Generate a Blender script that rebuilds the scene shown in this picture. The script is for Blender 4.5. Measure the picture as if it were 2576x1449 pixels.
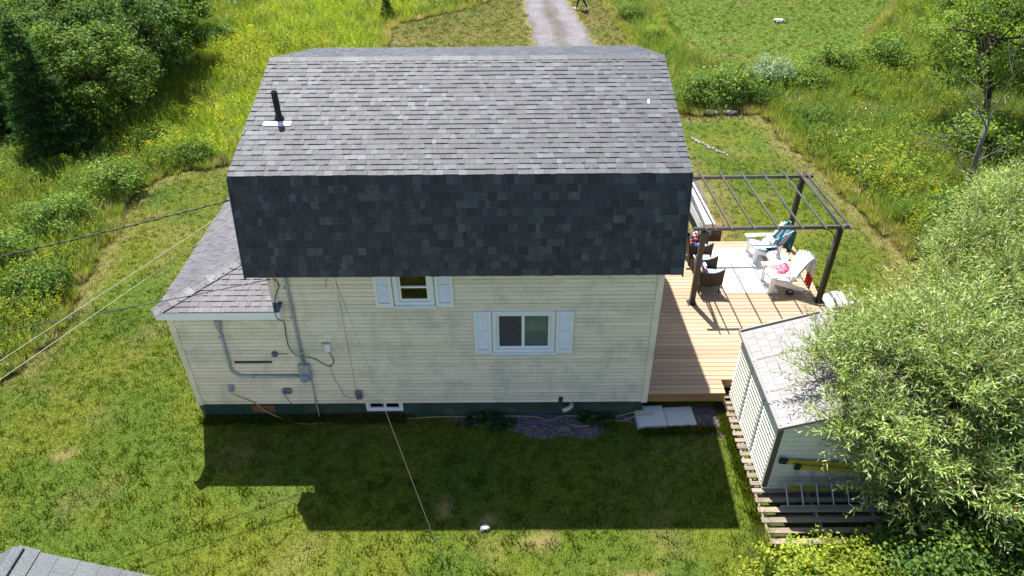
import bpy, math, random
import numpy as np
from mathutils import Vector, Matrix

# ---------------------------------------------------------------- scene, camera, light
scene = bpy.context.scene
COL = scene.collection
for o in list(bpy.data.objects):
    bpy.data.objects.remove(o)

CAM = np.array([4.850, -11.357, 11.783]); PITCH, YAW, ROLL = [math.radians(a) for a in (35.929, -0.217, -0.527)]
FREL = 1810.67 / 2575.0
def cam_axes():
    cy, sy = math.cos(YAW), math.sin(YAW); cp, sp = math.cos(PITCH), math.sin(PITCH)
    f0 = np.array([sy, cy, 0.]); r0 = np.array([cy, -sy, 0.]); u0 = np.array([0, 0, 1.])
    w = cp*f0 - sp*u0; u = sp*f0 + cp*u0
    r = math.cos(ROLL)*r0 + math.sin(ROLL)*u; u2 = -math.sin(ROLL)*r0 + math.cos(ROLL)*u
    return r, u2, w
CR, CU, CW = cam_axes()
cam = bpy.data.cameras.new('camera'); cam_o = bpy.data.objects.new('camera', cam); COL.objects.link(cam_o)
m = Matrix.Identity(4)
for i in range(3):
    m[i][0], m[i][1], m[i][2], m[i][3] = CR[i], CU[i], -CW[i], CAM[i]
cam_o.matrix_world = m
cam.sensor_width = 36.0; cam.lens = 36.0*FREL; cam.clip_end = 2000.0; cam.clip_start = 0.1
scene.camera = cam_o

world = bpy.data.worlds.new('World'); scene.world = world; world.use_nodes = True
wn = world.node_tree; wn.nodes.clear()
sky = wn.nodes.new('ShaderNodeTexSky'); sky.sky_type = 'NISHITA'; sky.sun_disc = False
SUNV = np.array([-0.185, 0.505, 1.0]); SUNV /= np.linalg.norm(SUNV)
sky.sun_elevation = math.asin(SUNV[2]); sky.sun_rotation = math.atan2(SUNV[0], SUNV[1])
sky.altitude = 50; sky.air_density = 1.0; sky.dust_density = 1.2; sky.ozone_density = 1.0
bg = wn.nodes.new('ShaderNodeBackground'); bg.inputs[1].default_value = 0.088
wo = wn.nodes.new('ShaderNodeOutputWorld')
wn.links.new(sky.outputs[0], bg.inputs[0]); wn.links.new(bg.outputs[0], wo.inputs[0])
sun = bpy.data.lights.new('sun', 'SUN'); sun.energy = 5.0; sun.angle = math.radians(0.53); sun.color = (1.0, 0.955, 0.88)
sun_o = bpy.data.objects.new('sun', sun); COL.objects.link(sun_o)
sun_o.rotation_euler = Vector(SUNV).to_track_quat('Z', 'Y').to_euler(); sun_o.location = (-8, 20, 40)
vs = scene.view_settings
vs.view_transform = 'Standard'; vs.look = 'None'; vs.exposure = 1.15; vs.gamma = 1.0; vs.use_curve_mapping = False

# ---------------------------------------------------------------- helpers
rng = np.random.default_rng(7)
random.seed(7)

def project(P):
    d = np.asarray(P, float) - CAM
    z = d @ CW
    return np.stack([512 + 1024*FREL*(d @ CR)/z, 288 - 1024*FREL*(d @ CU)/z], -1)

def _hash(ix, iy, s):
    n = (ix.astype(np.int64)*374761393 + iy.astype(np.int64)*668265263 + s*974711) & 0xffffffff
    n = ((n ^ (n >> 13))*1274126177) & 0xffffffff
    return ((n ^ (n >> 16)) & 0xffff)/65535.0
def vnoise(x, y, s=0):
    x = np.asarray(x, float); y = np.asarray(y, float)
    ix, iy = np.floor(x), np.floor(y); fx, fy = x-ix, y-iy
    fx = fx*fx*(3-2*fx); fy = fy*fy*(3-2*fy)
    a = _hash(ix, iy, s); b = _hash(ix+1, iy, s); c = _hash(ix, iy+1, s); d = _hash(ix+1, iy+1, s)
    return (a*(1-fx)+b*fx)*(1-fy) + (c*(1-fx)+d*fx)*fy
def fbm(x, y, s=0, o=3):
    t = 0; a = .5; k = 1.
    for i in range(o):
        t = t + a*vnoise(np.asarray(x)*k, np.asarray(y)*k, s+i*17); a *= .5; k *= 2.1
    return t/(1-.5**o)
def in_poly(px, py, poly):
    px = np.asarray(px); py = np.asarray(py); r = np.zeros(px.shape, bool); n = len(poly)
    for i in range(n):
        x1, y1 = poly[i]; x2, y2 = poly[(i+1) % n]
        if y1 == y2: continue
        c = ((y1 > py) != (y2 > py)) & (px < (x2-x1)*(py-y1)/(y2-y1)+x1)
        r ^= c
    return r
def seg_dist(px, py, poly, closed=True):
    d = np.full(np.shape(px), 1e9); n = len(poly)
    for i in range(n if closed else n-1):
        x1, y1 = poly[i]; x2, y2 = poly[(i+1) % n]
        dx, dy = x2-x1, y2-y1; L = dx*dx+dy*dy+1e-9
        t = np.clip(((px-x1)*dx+(py-y1)*dy)/L, 0, 1)
        d = np.minimum(d, np.hypot(px-x1-t*dx, py-y1-t*dy))
    return d

class MB:
    def __init__(self): self.v = []; self.f = []; self.c = []
    def add(self, vs, fs, col=(1, 1, 1)):
        b = len(self.v); self.v += [tuple(map(float, p)) for p in vs]
        self.f += [tuple(i+b for i in f) for f in fs]; self.c += [col]*len(fs); return self
    def box(self, x0, x1, y0, y1, z0, z1, col=(1, 1, 1)):
        return self.add([(x0,y0,z0),(x1,y0,z0),(x1,y1,z0),(x0,y1,z0),(x0,y0,z1),(x1,y0,z1),(x1,y1,z1),(x0,y1,z1)],
                 [(0,3,2,1),(4,5,6,7),(0,1,5,4),(1,2,6,5),(2,3,7,6),(3,0,4,7)], col)
    def bbox(self, x0, x1, y0, y1, z0, z1, b=.01, col=(1, 1, 1)):
        # box with chamfered top rim and vertical edges
        b = min(b, (x1-x0)*.4, (y1-y0)*.4, (z1-z0)*.4)
        def ring(d, z): return [(x0+d+b,y0+d,z),(x1-d-b,y0+d,z),(x1-d,y0+d+b,z),(x1-d,y1-d-b,z),(x1-d-b,y1-d,z),(x0+d+b,y1-d,z),(x0+d,y1-d-b,z),(x0+d,y0+d+b,z)]
        V = ring(b*.5, z0)+ring(0, z0+b)+ring(0, z1-b)+ring(b*.7, z1)
        F = [tuple(range(7,-1,-1)), tuple(range(24,32))]
        for k in range(3):
            for i in range(8):
                j = (i+1) % 8; F.append((k*8+i, k*8+j, k*8+8+j, k*8+8+i))
        return self.add(V, F, col)
    def beam(self, p, q, w, h, up=(0,0,1), col=(1,1,1)):
        p = Vector(p); q = Vector(q); d = (q-p).normalized(); up = Vector(up)
        s = d.cross(up)
        if s.length < 1e-4: s = d.cross(Vector((1,0,0)))
        s.normalize(); u = s.cross(d).normalized(); s *= w/2; u *= h/2
        V = [p-s-u, p+s-u, p+s+u, p-s+u, q-s-u, q+s-u, q+s+u, q-s+u]
        return self.add(V, [(0,1,2,3),(7,6,5,4),(0,4,5,1),(1,5,6,2),(2,6,7,3),(3,7,4,0)], col)
    def tube(self, pts, r, n=8, cap=True, col=(1,1,1)):
        pts = [Vector(p) for p in pts]; rr = r if isinstance(r, (list, tuple)) else [r]*len(pts)
        V = []; prev = None
        for i, p in enumerate(pts):
            d = (pts[min(i+1, len(pts)-1)]-pts[max(i-1, 0)]).normalized()
            if prev is None:
                a = d.cross(Vector((0,0,1)))
                if a.length < .05: a = d.cross(Vector((1,0,0)))
            else: a = prev-d*prev.dot(d)
            a.normalize(); prev = a; b = d.cross(a)
            for k in range(n):
                t = 2*math.pi*k/n; V.append(p+(a*math.cos(t)+b*math.sin(t))*rr[i])
        F = []
        for i in range(len(pts)-1):
            for k in range(n):
                j = (k+1) % n; F.append((i*n+k, i*n+j, (i+1)*n+j, (i+1)*n+k))
        if cap: F += [tuple(range(n-1,-1,-1)), tuple((len(pts)-1)*n+k for k in range(n))]
        return self.add(V, F, col)
    def lathe(self, prof, c=(0,0,0), n=16, col=(1,1,1)):
        V = []; F = []
        for r, z in prof:
            for k in range(n):
                t = 2*math.pi*k/n; V.append((c[0]+r*math.cos(t), c[1]+r*math.sin(t), c[2]+z))
        for i in range(len(prof)-1):
            for k in range(n):
                j = (k+1) % n; F.append((i*n+k, i*n+j, (i+1)*n+j, (i+1)*n+k))
        F += [tuple(range(n-1,-1,-1)), tuple((len(prof)-1)*n+k for k in range(n))]
        return self.add(V, F, col)
    def grid(self, fn, nu, nv, thick=0, colfn=None):
        V = [fn(i/nu, j/nv) for j in range(nv+1) for i in range(nu+1)]; b = len(self.v)
        self.v += [tuple(map(float, p)) for p in V]
        for j in range(nv):
            for i in range(nu):
                a = b+j*(nu+1)+i
                self.f.append((a, a+1, a+nu+2, a+nu+1)); self.c.append(colfn((i+.5)/nu, (j+.5)/nv) if colfn else (1,1,1))
        return self
    def mesh(self, name, off=(0,0,0)):
        me = bpy.data.meshes.new(name)
        me.from_pydata([(x-off[0], y-off[1], z-off[2]) for x, y, z in self.v], [], self.f)
        a = me.attributes.new('Col', 'FLOAT_COLOR', 'FACE')
        arr = np.ones((len(self.f), 4), np.float32); arr[:, :3] = np.array(self.c, np.float32).reshape(-1, 3)
        a.data.foreach_set('color', arr.ravel()); me.update(); return me
    def build(self, name, mat, parent=None, world=True, smooth=False, solid=0):
        off = wloc(parent) if world else (0,0,0)
        me = self.mesh(name, off); me.materials.append(mat)
        if smooth: me.shade_smooth()
        o = bpy.data.objects.new(name, me); COL.objects.link(o); o.parent = parent
        if solid:
            md = o.modifiers.new('solid', 'SOLIDIFY'); md.thickness = solid; md.offset = 0
        return o

def wloc(o):
    x = y = z = 0.
    while o is not None:
        x += o.location.x; y += o.location.y; z += o.location.z; o = o.parent
    return (x, y, z)
def thing(name, label, cat, loc=(0,0,0), rz=0, group=None):
    o = bpy.data.objects.new(name, None); COL.objects.link(o); o.location = loc; o.rotation_euler = (0,0,rz)
    o.empty_display_size = .1
    return tag(o, label, cat, group)
def tag(o, label, cat, group=None):
    o['label'] = label; o['category'] = cat
    if group: o['group'] = group
    return o
def kind(o, k, label=None):
    o['kind'] = k
    if label: o['label'] = label
    return o
def copy_tree(o, parent=None):
    c = o.copy(); COL.objects.link(c); c.parent = parent
    for ch in list(o.children): copy_tree(ch, c)
    return c
def np_mesh(name, V, n, col, mat, parent=None):
    """n-gons without sharing: V (k*n,3)"""
    k = len(V)//n; me = bpy.data.meshes.new(name)
    me.vertices.add(k*n); me.vertices.foreach_set('co', np.asarray(V, np.float32).ravel())
    me.loops.add(k*n); me.loops.foreach_set('vertex_index', np.arange(k*n, dtype=np.int32))
    me.polygons.add(k); me.polygons.foreach_set('loop_start', np.arange(0, k*n, n, dtype=np.int32))
    me.update(calc_edges=True)
    a = me.attributes.new('Col', 'FLOAT_COLOR', 'FACE'); arr = np.ones((k, 4), np.float32); arr[:, :3] = col
    a.data.foreach_set('color', arr.ravel()); me.materials.append(mat); return me

# ---------------------------------------------------------------- materials
def new_mat(name):
    mt = bpy.data.materials.new(name); mt.use_nodes = True; nt = mt.node_tree
    b = nt.nodes['Principled BSDF']; return mt, nt, b
def N(nt, t, **kw):
    n = nt.nodes.new(t)
    for k, v in kw.items(): setattr(n, k, v)
    return n
def pos_node(nt, stretch=(1,1,1)):
    g = N(nt, 'ShaderNodeNewGeometry'); mp = N(nt, 'ShaderNodeMapping'); mp.inputs['Scale'].default_value = stretch
    nt.links.new(g.outputs['Position'], mp.inputs[0]); return mp.outputs[0]
def noise(nt, vec, scale, detail=4, rough=.55):
    n = N(nt, 'ShaderNodeTexNoise'); n.inputs['Scale'].default_value = scale; n.inputs['Detail'].default_value = detail
    n.inputs['Roughness'].default_value = rough; nt.links.new(vec, n.inputs['Vector']); return n.outputs['Fac']
def ramp(nt, fac, lo, hi, a=0., b=1.):
    r = N(nt, 'ShaderNodeMapRange'); r.inputs['From Min'].default_value = lo; r.inputs['From Max'].default_value = hi
    r.inputs['To Min'].default_value = a; r.inputs['To Max'].default_value = b; nt.links.new(fac, r.inputs[0]); return r.outputs[0]
def mix(nt, fac, a, b, mode='MIX'):
    n = N(nt, 'ShaderNodeMix', data_type='RGBA', blend_type=mode)
    if isinstance(fac, (int, float)): n.inputs[0].default_value = fac
    else: nt.links.new(fac, n.inputs[0])
    for s, x in ((6, a), (7, b)):
        if isinstance(x, tuple): n.inputs[s].default_value = (*x, 1)
        else: nt.links.new(x, n.inputs[s])
    return n.outputs[2]
def attr(nt, name='Col', typ='GEOMETRY'):
    a = N(nt, 'ShaderNodeAttribute', attribute_name=name, attribute_type=typ); return a.outputs['Color']
def mat(name, c1, c2=None, scale=6, lo=.35, hi=.65, rough=.75, spec=.3, metal=0, stretch=(1,1,1), use_col=False,
        fine=0, fscale=120, bump=0, bscale=80, stain=None, sscale=1.2, slo=.55, shi=.75, sstretch=(1,1,1)):
    mt, nt, b = new_mat(name); p = pos_node(nt, stretch)
    col = mix(nt, ramp(nt, noise(nt, p, scale), lo, hi), c1, c2 or c1)
    if use_col: col = mix(nt, 1., col, attr(nt), 'MULTIPLY')
    if stain: col = mix(nt, ramp(nt, noise(nt, pos_node(nt, sstretch), sscale, 6, .65), slo, shi), col, stain)
    if fine:
        f = ramp(nt, noise(nt, pos_node(nt), fscale, 2), .3, .7, 1-fine, 1+fine)
        g = N(nt, 'ShaderNodeCombineColor')
        for i in range(3): nt.links.new(f, g.inputs[i])
        col = mix(nt, 1., col, g.outputs[0], 'MULTIPLY')
    nt.links.new(col, b.inputs['Base Color'])
    b.inputs['Roughness'].default_value = rough; b.inputs['Specular IOR Level'].default_value = spec; b.inputs['Metallic'].default_value = metal
    if bump:
        bn = N(nt, 'ShaderNodeBump'); bn.inputs['Strength'].default_value = bump; bn.inputs['Distance'].default_value = .01
        nt.links.new(noise(nt, p, bscale, 3), bn.inputs['Height']); nt.links.new(bn.outputs[0], b.inputs['Normal'])
    return mt
def leaf_mat(name, trans=.35, rough=.5, spec=.3, inst=False):
    mt, nt, b = new_mat(name); col = attr(nt)
    if inst: col = mix(nt, 1., col, attr(nt, 'tint', 'INSTANCER'), 'MULTIPLY')
    nt.links.new(col, b.inputs['Base Color']); b.inputs['Roughness'].default_value = rough; b.inputs['Specular IOR Level'].default_value = spec
    tr = N(nt, 'ShaderNodeBsdfTranslucent'); hs = N(nt, 'ShaderNodeHueSaturation'); hs.inputs['Value'].default_value = 1.25; hs.inputs['Saturation'].default_value = 1.1; hs.inputs['Hue'].default_value = .49
    nt.links.new(col, hs.inputs['Color']); nt.links.new(hs.outputs[0], tr.inputs[0])
    ms = N(nt, 'ShaderNodeMixShader'); ms.inputs[0].default_value = trans; out = nt.nodes['Material Output']
    nt.links.new(b.outputs[0], ms.inputs[1]); nt.links.new(tr.outputs[0], ms.inputs[2]); nt.links.new(ms.outputs[0], out.inputs[0])
    return mt
def glass_mat(name, tint=(.8,.85,.85)):
    mt, nt, b = new_mat(name); nt.nodes.remove(b)
    t = N(nt, 'ShaderNodeBsdfTransparent'); t.inputs[0].default_value = (*tint, 1); g = N(nt, 'ShaderNodeBsdfGlossy'); g.inputs['Roughness'].default_value = .03
    fr = N(nt, 'ShaderNodeFresnel'); fr.inputs[0].default_value = 1.6; ms = N(nt, 'ShaderNodeMixShader')
    nt.links.new(fr.outputs[0], ms.inputs[0]); nt.links.new(t.outputs[0], ms.inputs[1]); nt.links.new(g.outputs[0], ms.inputs[2])
    nt.links.new(ms.outputs[0], nt.nodes['Material Output'].inputs[0]); return mt

MT = {}
MT['shingle'] = mat('shingle_granules', (.92,.92,.95), (1.08,1.08,1.05), 3, use_col=True, fine=.40, fscale=48, rough=.56, spec=.55, bump=.5, bscale=160)
MT['siding'] = mat('cream_siding', (.86,.755,.60), (.80,.715,.58), 1.3, .35, .7, rough=.6, spec=.25, fine=.05, fscale=30, use_col=True,
                   stain=(.37,.385,.325), sscale=1.15, slo=.48, shi=.88, sstretch=(1.6,1,1.1))
MT['sidecore'] = mat('wall_sheathing', (.35,.32,.24))
MT['white'] = mat('white_paint', (.80,.81,.82), (.74,.76,.78), 4, rough=.45, fine=.04, stain=(.45,.45,.42), sscale=7, slo=.62, shi=.85)
MT['shutter'] = mat('shutter_paint', (.81,.83,.86), (.76,.78,.82), 5, rough=.5)
MT['fascia'] = mat('fascia_metal', (.90,.91,.93), (.85,.87,.90), 2, rough=.35, spec=.4)
MT['vinyl'] = mat('white_vinyl', (.82,.83,.84), rough=.35, spec=.4)
MT['dark'] = mat('dark_interior', (.03,.03,.03))
MT['curtain'] = mat('pale_blind', (.50,.58,.56), (.42,.50,.48), 18, stretch=(.1,.1,1.5), rough=.9)
MT['screen'] = mat('insect_screen', (.055,.055,.06), (.07,.07,.075), 30, rough=.8)
MT['glass'] = glass_mat('window_glass')
MT['concrete'] = mat('green_concrete', (.045,.080,.058), (.028,.052,.038), 3, rough=.9, fine=.15, stain=(.12,.11,.09), sscale=2.5, slo=.6, shi=.75)
MT['greenply'] = mat('green_plywood', (.016,.060,.050), (.010,.040,.034), 3, stretch=(.4,1,6), rough=.7, fine=.12, stain=(.07,.10,.08), sscale=5, slo=.62, shi=.72)
MT['bareply'] = mat('weathered_plywood', (.20,.11,.06), (.12,.06,.03), 6, stretch=(.5,1,4), rough=.9)
MT['oldwood'] = mat('grey_brown_post', (.13,.105,.08), (.07,.055,.045), 5, stretch=(3,3,.5), rough=.9)
MT['galv'] = mat('galvanised_metal', (.42,.46,.50), (.34,.38,.42), 9, rough=.45, metal=.25, spec=.5)
MT['greybox'] = mat('grey_plastic_box', (.20,.21,.24), (.15,.16,.19), 9, rough=.5)
MT['mauvebox'] = mat('mauve_grey_cap', (.16,.15,.22), (.12,.11,.16), 9, rough=.5)
MT['lens'] = mat('meter_lens', (.30,.36,.44), (.22,.27,.33), 20, rough=.15, spec=.6)
MT['black'] = mat('black_rubber', (.015,.015,.017), (.03,.03,.03), 10, rough=.55)
MT['cable'] = mat('black_cable', (.03,.03,.03), (.05,.05,.05), 10, rough=.5)
MT['whitecable'] = mat('pale_cable', (.045,.045,.042), (.035,.035,.032), 4, rough=.5)
MT['yellowrope'] = mat('yellow_line', (.42,.42,.30), (.36,.36,.26), 4, rough=.7)
MT['cord'] = mat('tan_cord', (.48,.33,.13), (.38,.26,.11), 4, rough=.6)
MT['hose'] = mat('violet_hose', (.12,.10,.30), (.09,.08,.22), 4, rough=.5)
MT['foil'] = mat('silver_duct', (.55,.55,.56), (.40,.40,.42), 20, rough=.35, metal=.6)
MT['flashing'] = mat('lead_flashing', (.75,.74,.78), (.66,.65,.70), 8, rough=.4, metal=.15)
MT['deck'] = mat('new_pine_deck', (.46,.335,.230), (.38,.272,.182), 2.0, .3, .7, stretch=(.35,9,9), rough=.7, spec=.25, use_col=True, fine=.10, fscale=40, bump=.15, bscale=30,
                 stain=(.22,.16,.12), sscale=3, slo=.62, shi=.85, sstretch=(.4,4,4))
MT['fascwood'] = mat('deck_fascia_wood', (.34,.20,.09), (.28,.15,.065), 2.5, stretch=(.3,4,9), rough=.7)
MT['bronze'] = mat('bronze_metal', (.030,.024,.020), (.022,.018,.016), 6, rough=.38, spec=.5)
MT['bronze_lit'] = mat('bronze_metal_rafter', (.085,.078,.070), (.065,.06,.055), 6, rough=.33, spec=.6)  # lighter copy of the bronze: sunlit tops of beams and rafters put into colour
MT['rug'] = mat('pale_rug', (.70,.68,.66), (.58,.58,.59), 4.5, .42, .60, rough=.95, fine=.10, fscale=45, use_col=True)
MT['wicker'] = mat('dark_wicker', (.028,.018,.013), (.014,.010,.008), 40, stretch=(1,1,3), rough=.5, spec=.4, bump=.5, bscale=60)
MT['cloth'] = mat('printed_cloth', (.95,.95,.95), (1.05,1.05,1.05), 14, rough=.95, use_col=True, fine=.12, fscale=60)
MT['resin'] = mat('beige_resin', (.64,.64,.56), (.58,.58,.50), 3, rough=.5, use_col=True, stain=(.30,.31,.27), sscale=2.2, slo=.6, shi=.85)
MT['resinroof'] = mat('grey_resin_roof', (.25,.24,.245), (.21,.205,.21), 3, rough=.55, use_col=True, fine=.05, stain=(.16,.155,.15), sscale=1.8, slo=.58, shi=.8)
MT['resindark'] = mat('brown_resin', (.10,.085,.07), rough=.5)
MT['pallet'] = mat('weathered_pallet', (.30,.25,.20), (.20,.165,.135), 3, stretch=(.5,6,6), rough=.9, use_col=True, fine=.15, fscale=60, stain=(.10,.11,.05), sscale=4, slo=.58, shi=.72)
MT['alu'] = mat('aluminium', (.50,.52,.55), (.42,.44,.47), 5, rough=.35, metal=.6)
MT['yellow'] = mat('yellow_fibreglass', (.42,.34,.04), (.34,.27,.04), 4, rough=.45)
MT['paver'] = mat('concrete_paver', (.50,.52,.53), (.44,.46,.48), 5, rough=.85, fine=.08, fscale=90, stain=(.36,.30,.24), sscale=2.0, slo=.62, shi=.75)
MT['stone'] = mat('pale_stone', (.55,.54,.52), (.40,.39,.37), 9, rough=.9, bump=.4, bscale=30)
MT['darkstone'] = mat('dark_stone', (.13,.14,.15), (.09,.09,.10), 9, rough=.9)
MT['bark'] = mat('bark', (.085,.068,.05), (.045,.036,.028), 12, stretch=(2,2,.5), rough=.95, bump=.6, bscale=20)
MT['greybark'] = mat('grey_dead_bark', (.22,.20,.17), (.12,.105,.09), 8, stretch=(2,2,.5), rough=.95, bump=.5, bscale=20)
MT['log'] = mat('split_log', (.26,.14,.075), (.09,.05,.03), 9, stretch=(5,5,.6), rough=.9, bump=.8, bscale=14)
MT['tarp'] = mat('white_tarp_bag', (.82,.82,.82), (.76,.76,.77), 6, rough=.7, bump=.4, bscale=7)
MT['strap'] = mat('brown_strap', (.25,.12,.08), (.16,.08,.06), 9, rough=.8)
MT['gravel'] = mat('driveway_gravel', (.150,.142,.146), (.105,.098,.098), 1.1, rough=.95, fine=.55, fscale=14, use_col=True, bump=.9, bscale=16)
MT['bed'] = mat('garden_bed_gravel', (.125,.105,.12), (.075,.06,.065), 5, rough=.95, fine=.5, fscale=45, bump=.8, bscale=50)
MT['pebble'] = mat('pebble', (.9,.9,.9), (1.1,1.1,1.1), 20, rough=.9, use_col=True)
MT['skin'] = mat('skin', (.45,.28,.20), rough=.6)
MT['hair'] = mat('dark_hair', (.03,.02,.015), rough=.6)
MT['leaf'] = leaf_mat('tree_leaf', .45, .55, .12)
MT['needle'] = leaf_mat('spruce_needle', .18, .75, .04)
MT['willow'] = leaf_mat('willow_leaf', .40, .42, .30)
MT['herb'] = leaf_mat('meadow_leaf', .48, .7, .08, inst=True)
MT['turf'] = leaf_mat('lawn_blade', .45, .7, .08, inst=True)

# ---------------------------------------------------------------- land cover
DZ = .5                                   # deck height
LAWN = [(-30,-14),(-12,-6),(-9.2,-1.5),(-7.42,1.25),(-7.11,1.73),(-7.02,2.86),(-7.15,4.39),(-7.52,6.34),(-7.63,7.9),(-7.92,9.14),(-8.24,10.5),(-7.75,11.66),(-6.83,12.27),(-5.58,12.63),
        (-4.2,15),(-2.6,19),(-1.5,23.5),(-1.7,27),(-1.66,30.5),(1.59,32.9),(3.66,35.5),(4.8,40),(5,60),(10.3,60),(10.5,40),(10.57,35.3),(10.9,26.6),(11.2,21),(11.95,17.04),(15.12,17.19),
        (15.41,13.89),(15.77,11.9),(15.96,10.13),(16.18,8.05),(16.49,6.25),(15.98,4.85),(15,2.6),(13.6,.8),(13.2,-1.8),(9.6,-2.6),(9.35,-3.4),(8.9,-3.9),(8.6,-4.6),(8.8,-6),(10,-14)]
FIELD = [(13.9,60),(13.76,35.2),(13.3,27.2),(14.6,23.6),(16.49,22.8),(19,22.9),(21.27,23.8),(24,28),(28.3,34.7),(36,46),(40,60)]
DRIVE = [(5.2,70),(5.39,35.46),(5.91,26.39),(6.6,20),(7.2,15.5),(8.6,12.5),(9.8,10.6),(10.3,8.6),(10.6,7.2),(11.3,7.4),(11.35,9.2),(11.5,10.6),(11.0,12.6),(9.8,16),(9.4,21),(9.31,26.3),(8.36,35.36),(8.3,70)]
BED = [(2.3,.3),(3.23,-.02),(3.58,-.26),(4.5,-.46),(5.25,-.6),(6.07,-.57),(6.56,-.5),(6.9,-.22),(7.5,-.2),(7.52,.3)]
BED2 = [(8.7,.3),(8.86,-.1),(8.9,-.42),(9.1,-.62),(9.4,-.75),(9.52,-.6),(9.6,.3)]
def jit(x, y, s, a=.25, k=1.6): return x+(fbm(x*k, y*k, s)-.5)*2*a, y+(fbm(x*k, y*k, s+50)-.5)*2*a
def zones(x, y):
    jx, jy = jit(x, y, 3, .22, 1.7)
    lawn = in_poly(jx, jy, LAWN); field = in_poly(jx, jy, FIELD)
    gx, gy = jit(x, y, 9, .22, 2.2); drive = in_poly(gx, gy, DRIVE); bed = in_poly(jx, jy, BED) | in_poly(gx, gy, BED2)
    return lawn, field, drive, bed
def blocked(x, y):
    b = (x > -2.1) & (x < 7.72) & (y > 0) & (y < 7.3)
    b |= (x > 7.7) & (x < 12.86) & (y > .2) & (y < 6.5)
    b |= (x > 9.55) & (x < 12.95) & (y > -3.35) & (y < .6)
    b |= (x > 7.5) & (x < 8.85) & (y > -.42) & (y < .3)
    b |= (x > -4.3) & (x < .6) & (y < -5.5)
    return b
G_GREEN = np.array([.066,.110,.009]); G_YEL = np.array([.104,.128,.011]); G_DRY = np.array([.19,.155,.06]); G_DARK = np.array([.048,.095,.012])
def lerp(a, b, t): return a*(1-t[:, None]) + b*t[:, None]
def sstep(x, a, b):
    t = np.clip((x-a)/(b-a), 0, 1); return t*t*(3-2*t)
BARE = [(4.3,-2.72,.22,.12),(5.25,-3.15,.45,.16),(-4.72,-1.09,.3,.13),(-5.9,-3.4,.5,.2),(3.45,-2.5,.16,.3),(-6.6,-1.5,.4,.15),(7.1,-4.1,.5,.2),(1.4,-4.4,.45,.12)]
def turf_colour(x, y):
    a = fbm(x*.55, y*.55, 21); b = fbm(x*1.9, y*1.9, 31); d = fbm(x*.9+7, y*.9, 41, 4)
    c = lerp(np.repeat(G_GREEN[None], len(x), 0), G_YEL, sstep(a*.65+b*.35, .33, .64))
    c = lerp(c, G_DARK, sstep(fbm(x*1.1, y*1.1, 61), .62, .80)*.5)
    far = sstep(y, 16, 27)*(x < 11); c = lerp(c, np.array([.105,.165,.022]), sstep(x, 11.5, 14)*sstep(y, 20, 24)*.8)
    dry = sstep(d, .58, .80)*.38 + far*.55*sstep(b, .2, .55)
    for bx, by, rx, ry in BARE:
        dry = np.maximum(dry, .95*(1-sstep(np.hypot((x-bx)/rx, (y-by)/ry)+(b-.5)*1.2, .5, 1.25)))
    ed = seg_dist(x, y, LAWN[13:19], False); dry = np.maximum(dry, (1-sstep(ed, .1, 1.0))*.35)
    ed = seg_dist(x, y, LAWN[27:36], False); dry = np.maximum(dry, (1-sstep(ed+(b-.5)*1.3, .10, 1.0))*.72)
    ed = seg_dist(x, y, LAWN[3:14], False); dry = np.maximum(dry, (1-sstep(ed+(b-.5)*.7, .05, .75))*.6)
    ed = seg_dist(x, y, LAWN[23:28], False); dry = np.maximum(dry, (1-sstep(ed+(b-.5), .1, 1.0))*.6)
    ed = seg_dist(x, y, DRIVE); dry = np.maximum(dry, (1-sstep(ed+(b-.5)*.8, .1, 1.1))*.65)
    return lerp(c, G_DRY, np.clip(dry, 0, 1))
def ground_colour(x, y):
    lawn, field, drive, bed = zones(x, y)
    c = np.repeat(np.array([[.050,.060,.018]]), len(x), 0)
    t = turf_colour(x, y)*1.0
    c[lawn | field] = t[lawn | field]
    return c

# ground: one sheet, fine where seen, coarse towards the horizon
def axis(lo, hi, st):
    a = np.arange(lo, hi+1e-6, st); g = st; l = [lo]; h = [hi]
    while h[-1] < 900: g *= 1.5; h.append(h[-1]+g)
    g = st
    while l[-1] > -900: g *= 1.5; l.append(l[-1]-g)
    return np.concatenate([l[:0:-1], a, h[1:]])
gx_, gy_ = axis(-26, 34, .25), axis(-9, 42, .25)
XX, YY = np.meshgrid(gx_, gy_); gxv, gyv = XX.ravel(), YY.ravel()
lw_, fd_, _, _ = zones(gxv, gyv)
gz = np.where(lw_ | fd_, 0., -fbm(gxv*.4, gyv*.4, 5)*.08)
me = bpy.data.meshes.new('ground'); nx, ny = len(gx_), len(gy_)
idx = np.arange(nx*ny).reshape(ny, nx)
Q = np.stack([idx[:-1,:-1], idx[:-1,1:], idx[1:,1:], idx[1:,:-1]], -1).reshape(-1, 4)
me.vertices.add(nx*ny); me.vertices.foreach_set('co', np.stack([gxv, gyv, gz], -1).astype(np.float32).ravel())
me.loops.add(Q.size); me.loops.foreach_set('vertex_index', Q.astype(np.int32).ravel())
me.polygons.add(len(Q)); me.polygons.foreach_set('loop_start', np.arange(0, Q.size, 4, dtype=np.int32)); me.update(calc_edges=True)
a = me.attributes.new('Col', 'FLOAT_COLOR', 'POINT'); arr = np.ones((nx*ny, 4), np.float32); arr[:, :3] = ground_colour(gxv, gyv)
a.data.foreach_set('color', arr.ravel())
me.materials.append(mat('soil_and_turf', (.9,.9,.9), (1.1,1.1,1.05), 3, use_col=True, rough=.95, fine=.22, fscale=28, bump=.25, bscale=25))
me.shade_smooth()
g = bpy.data.objects.new('ground', me); COL.objects.link(g); kind(g, 'structure', 'grassy ground around the house')

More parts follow.
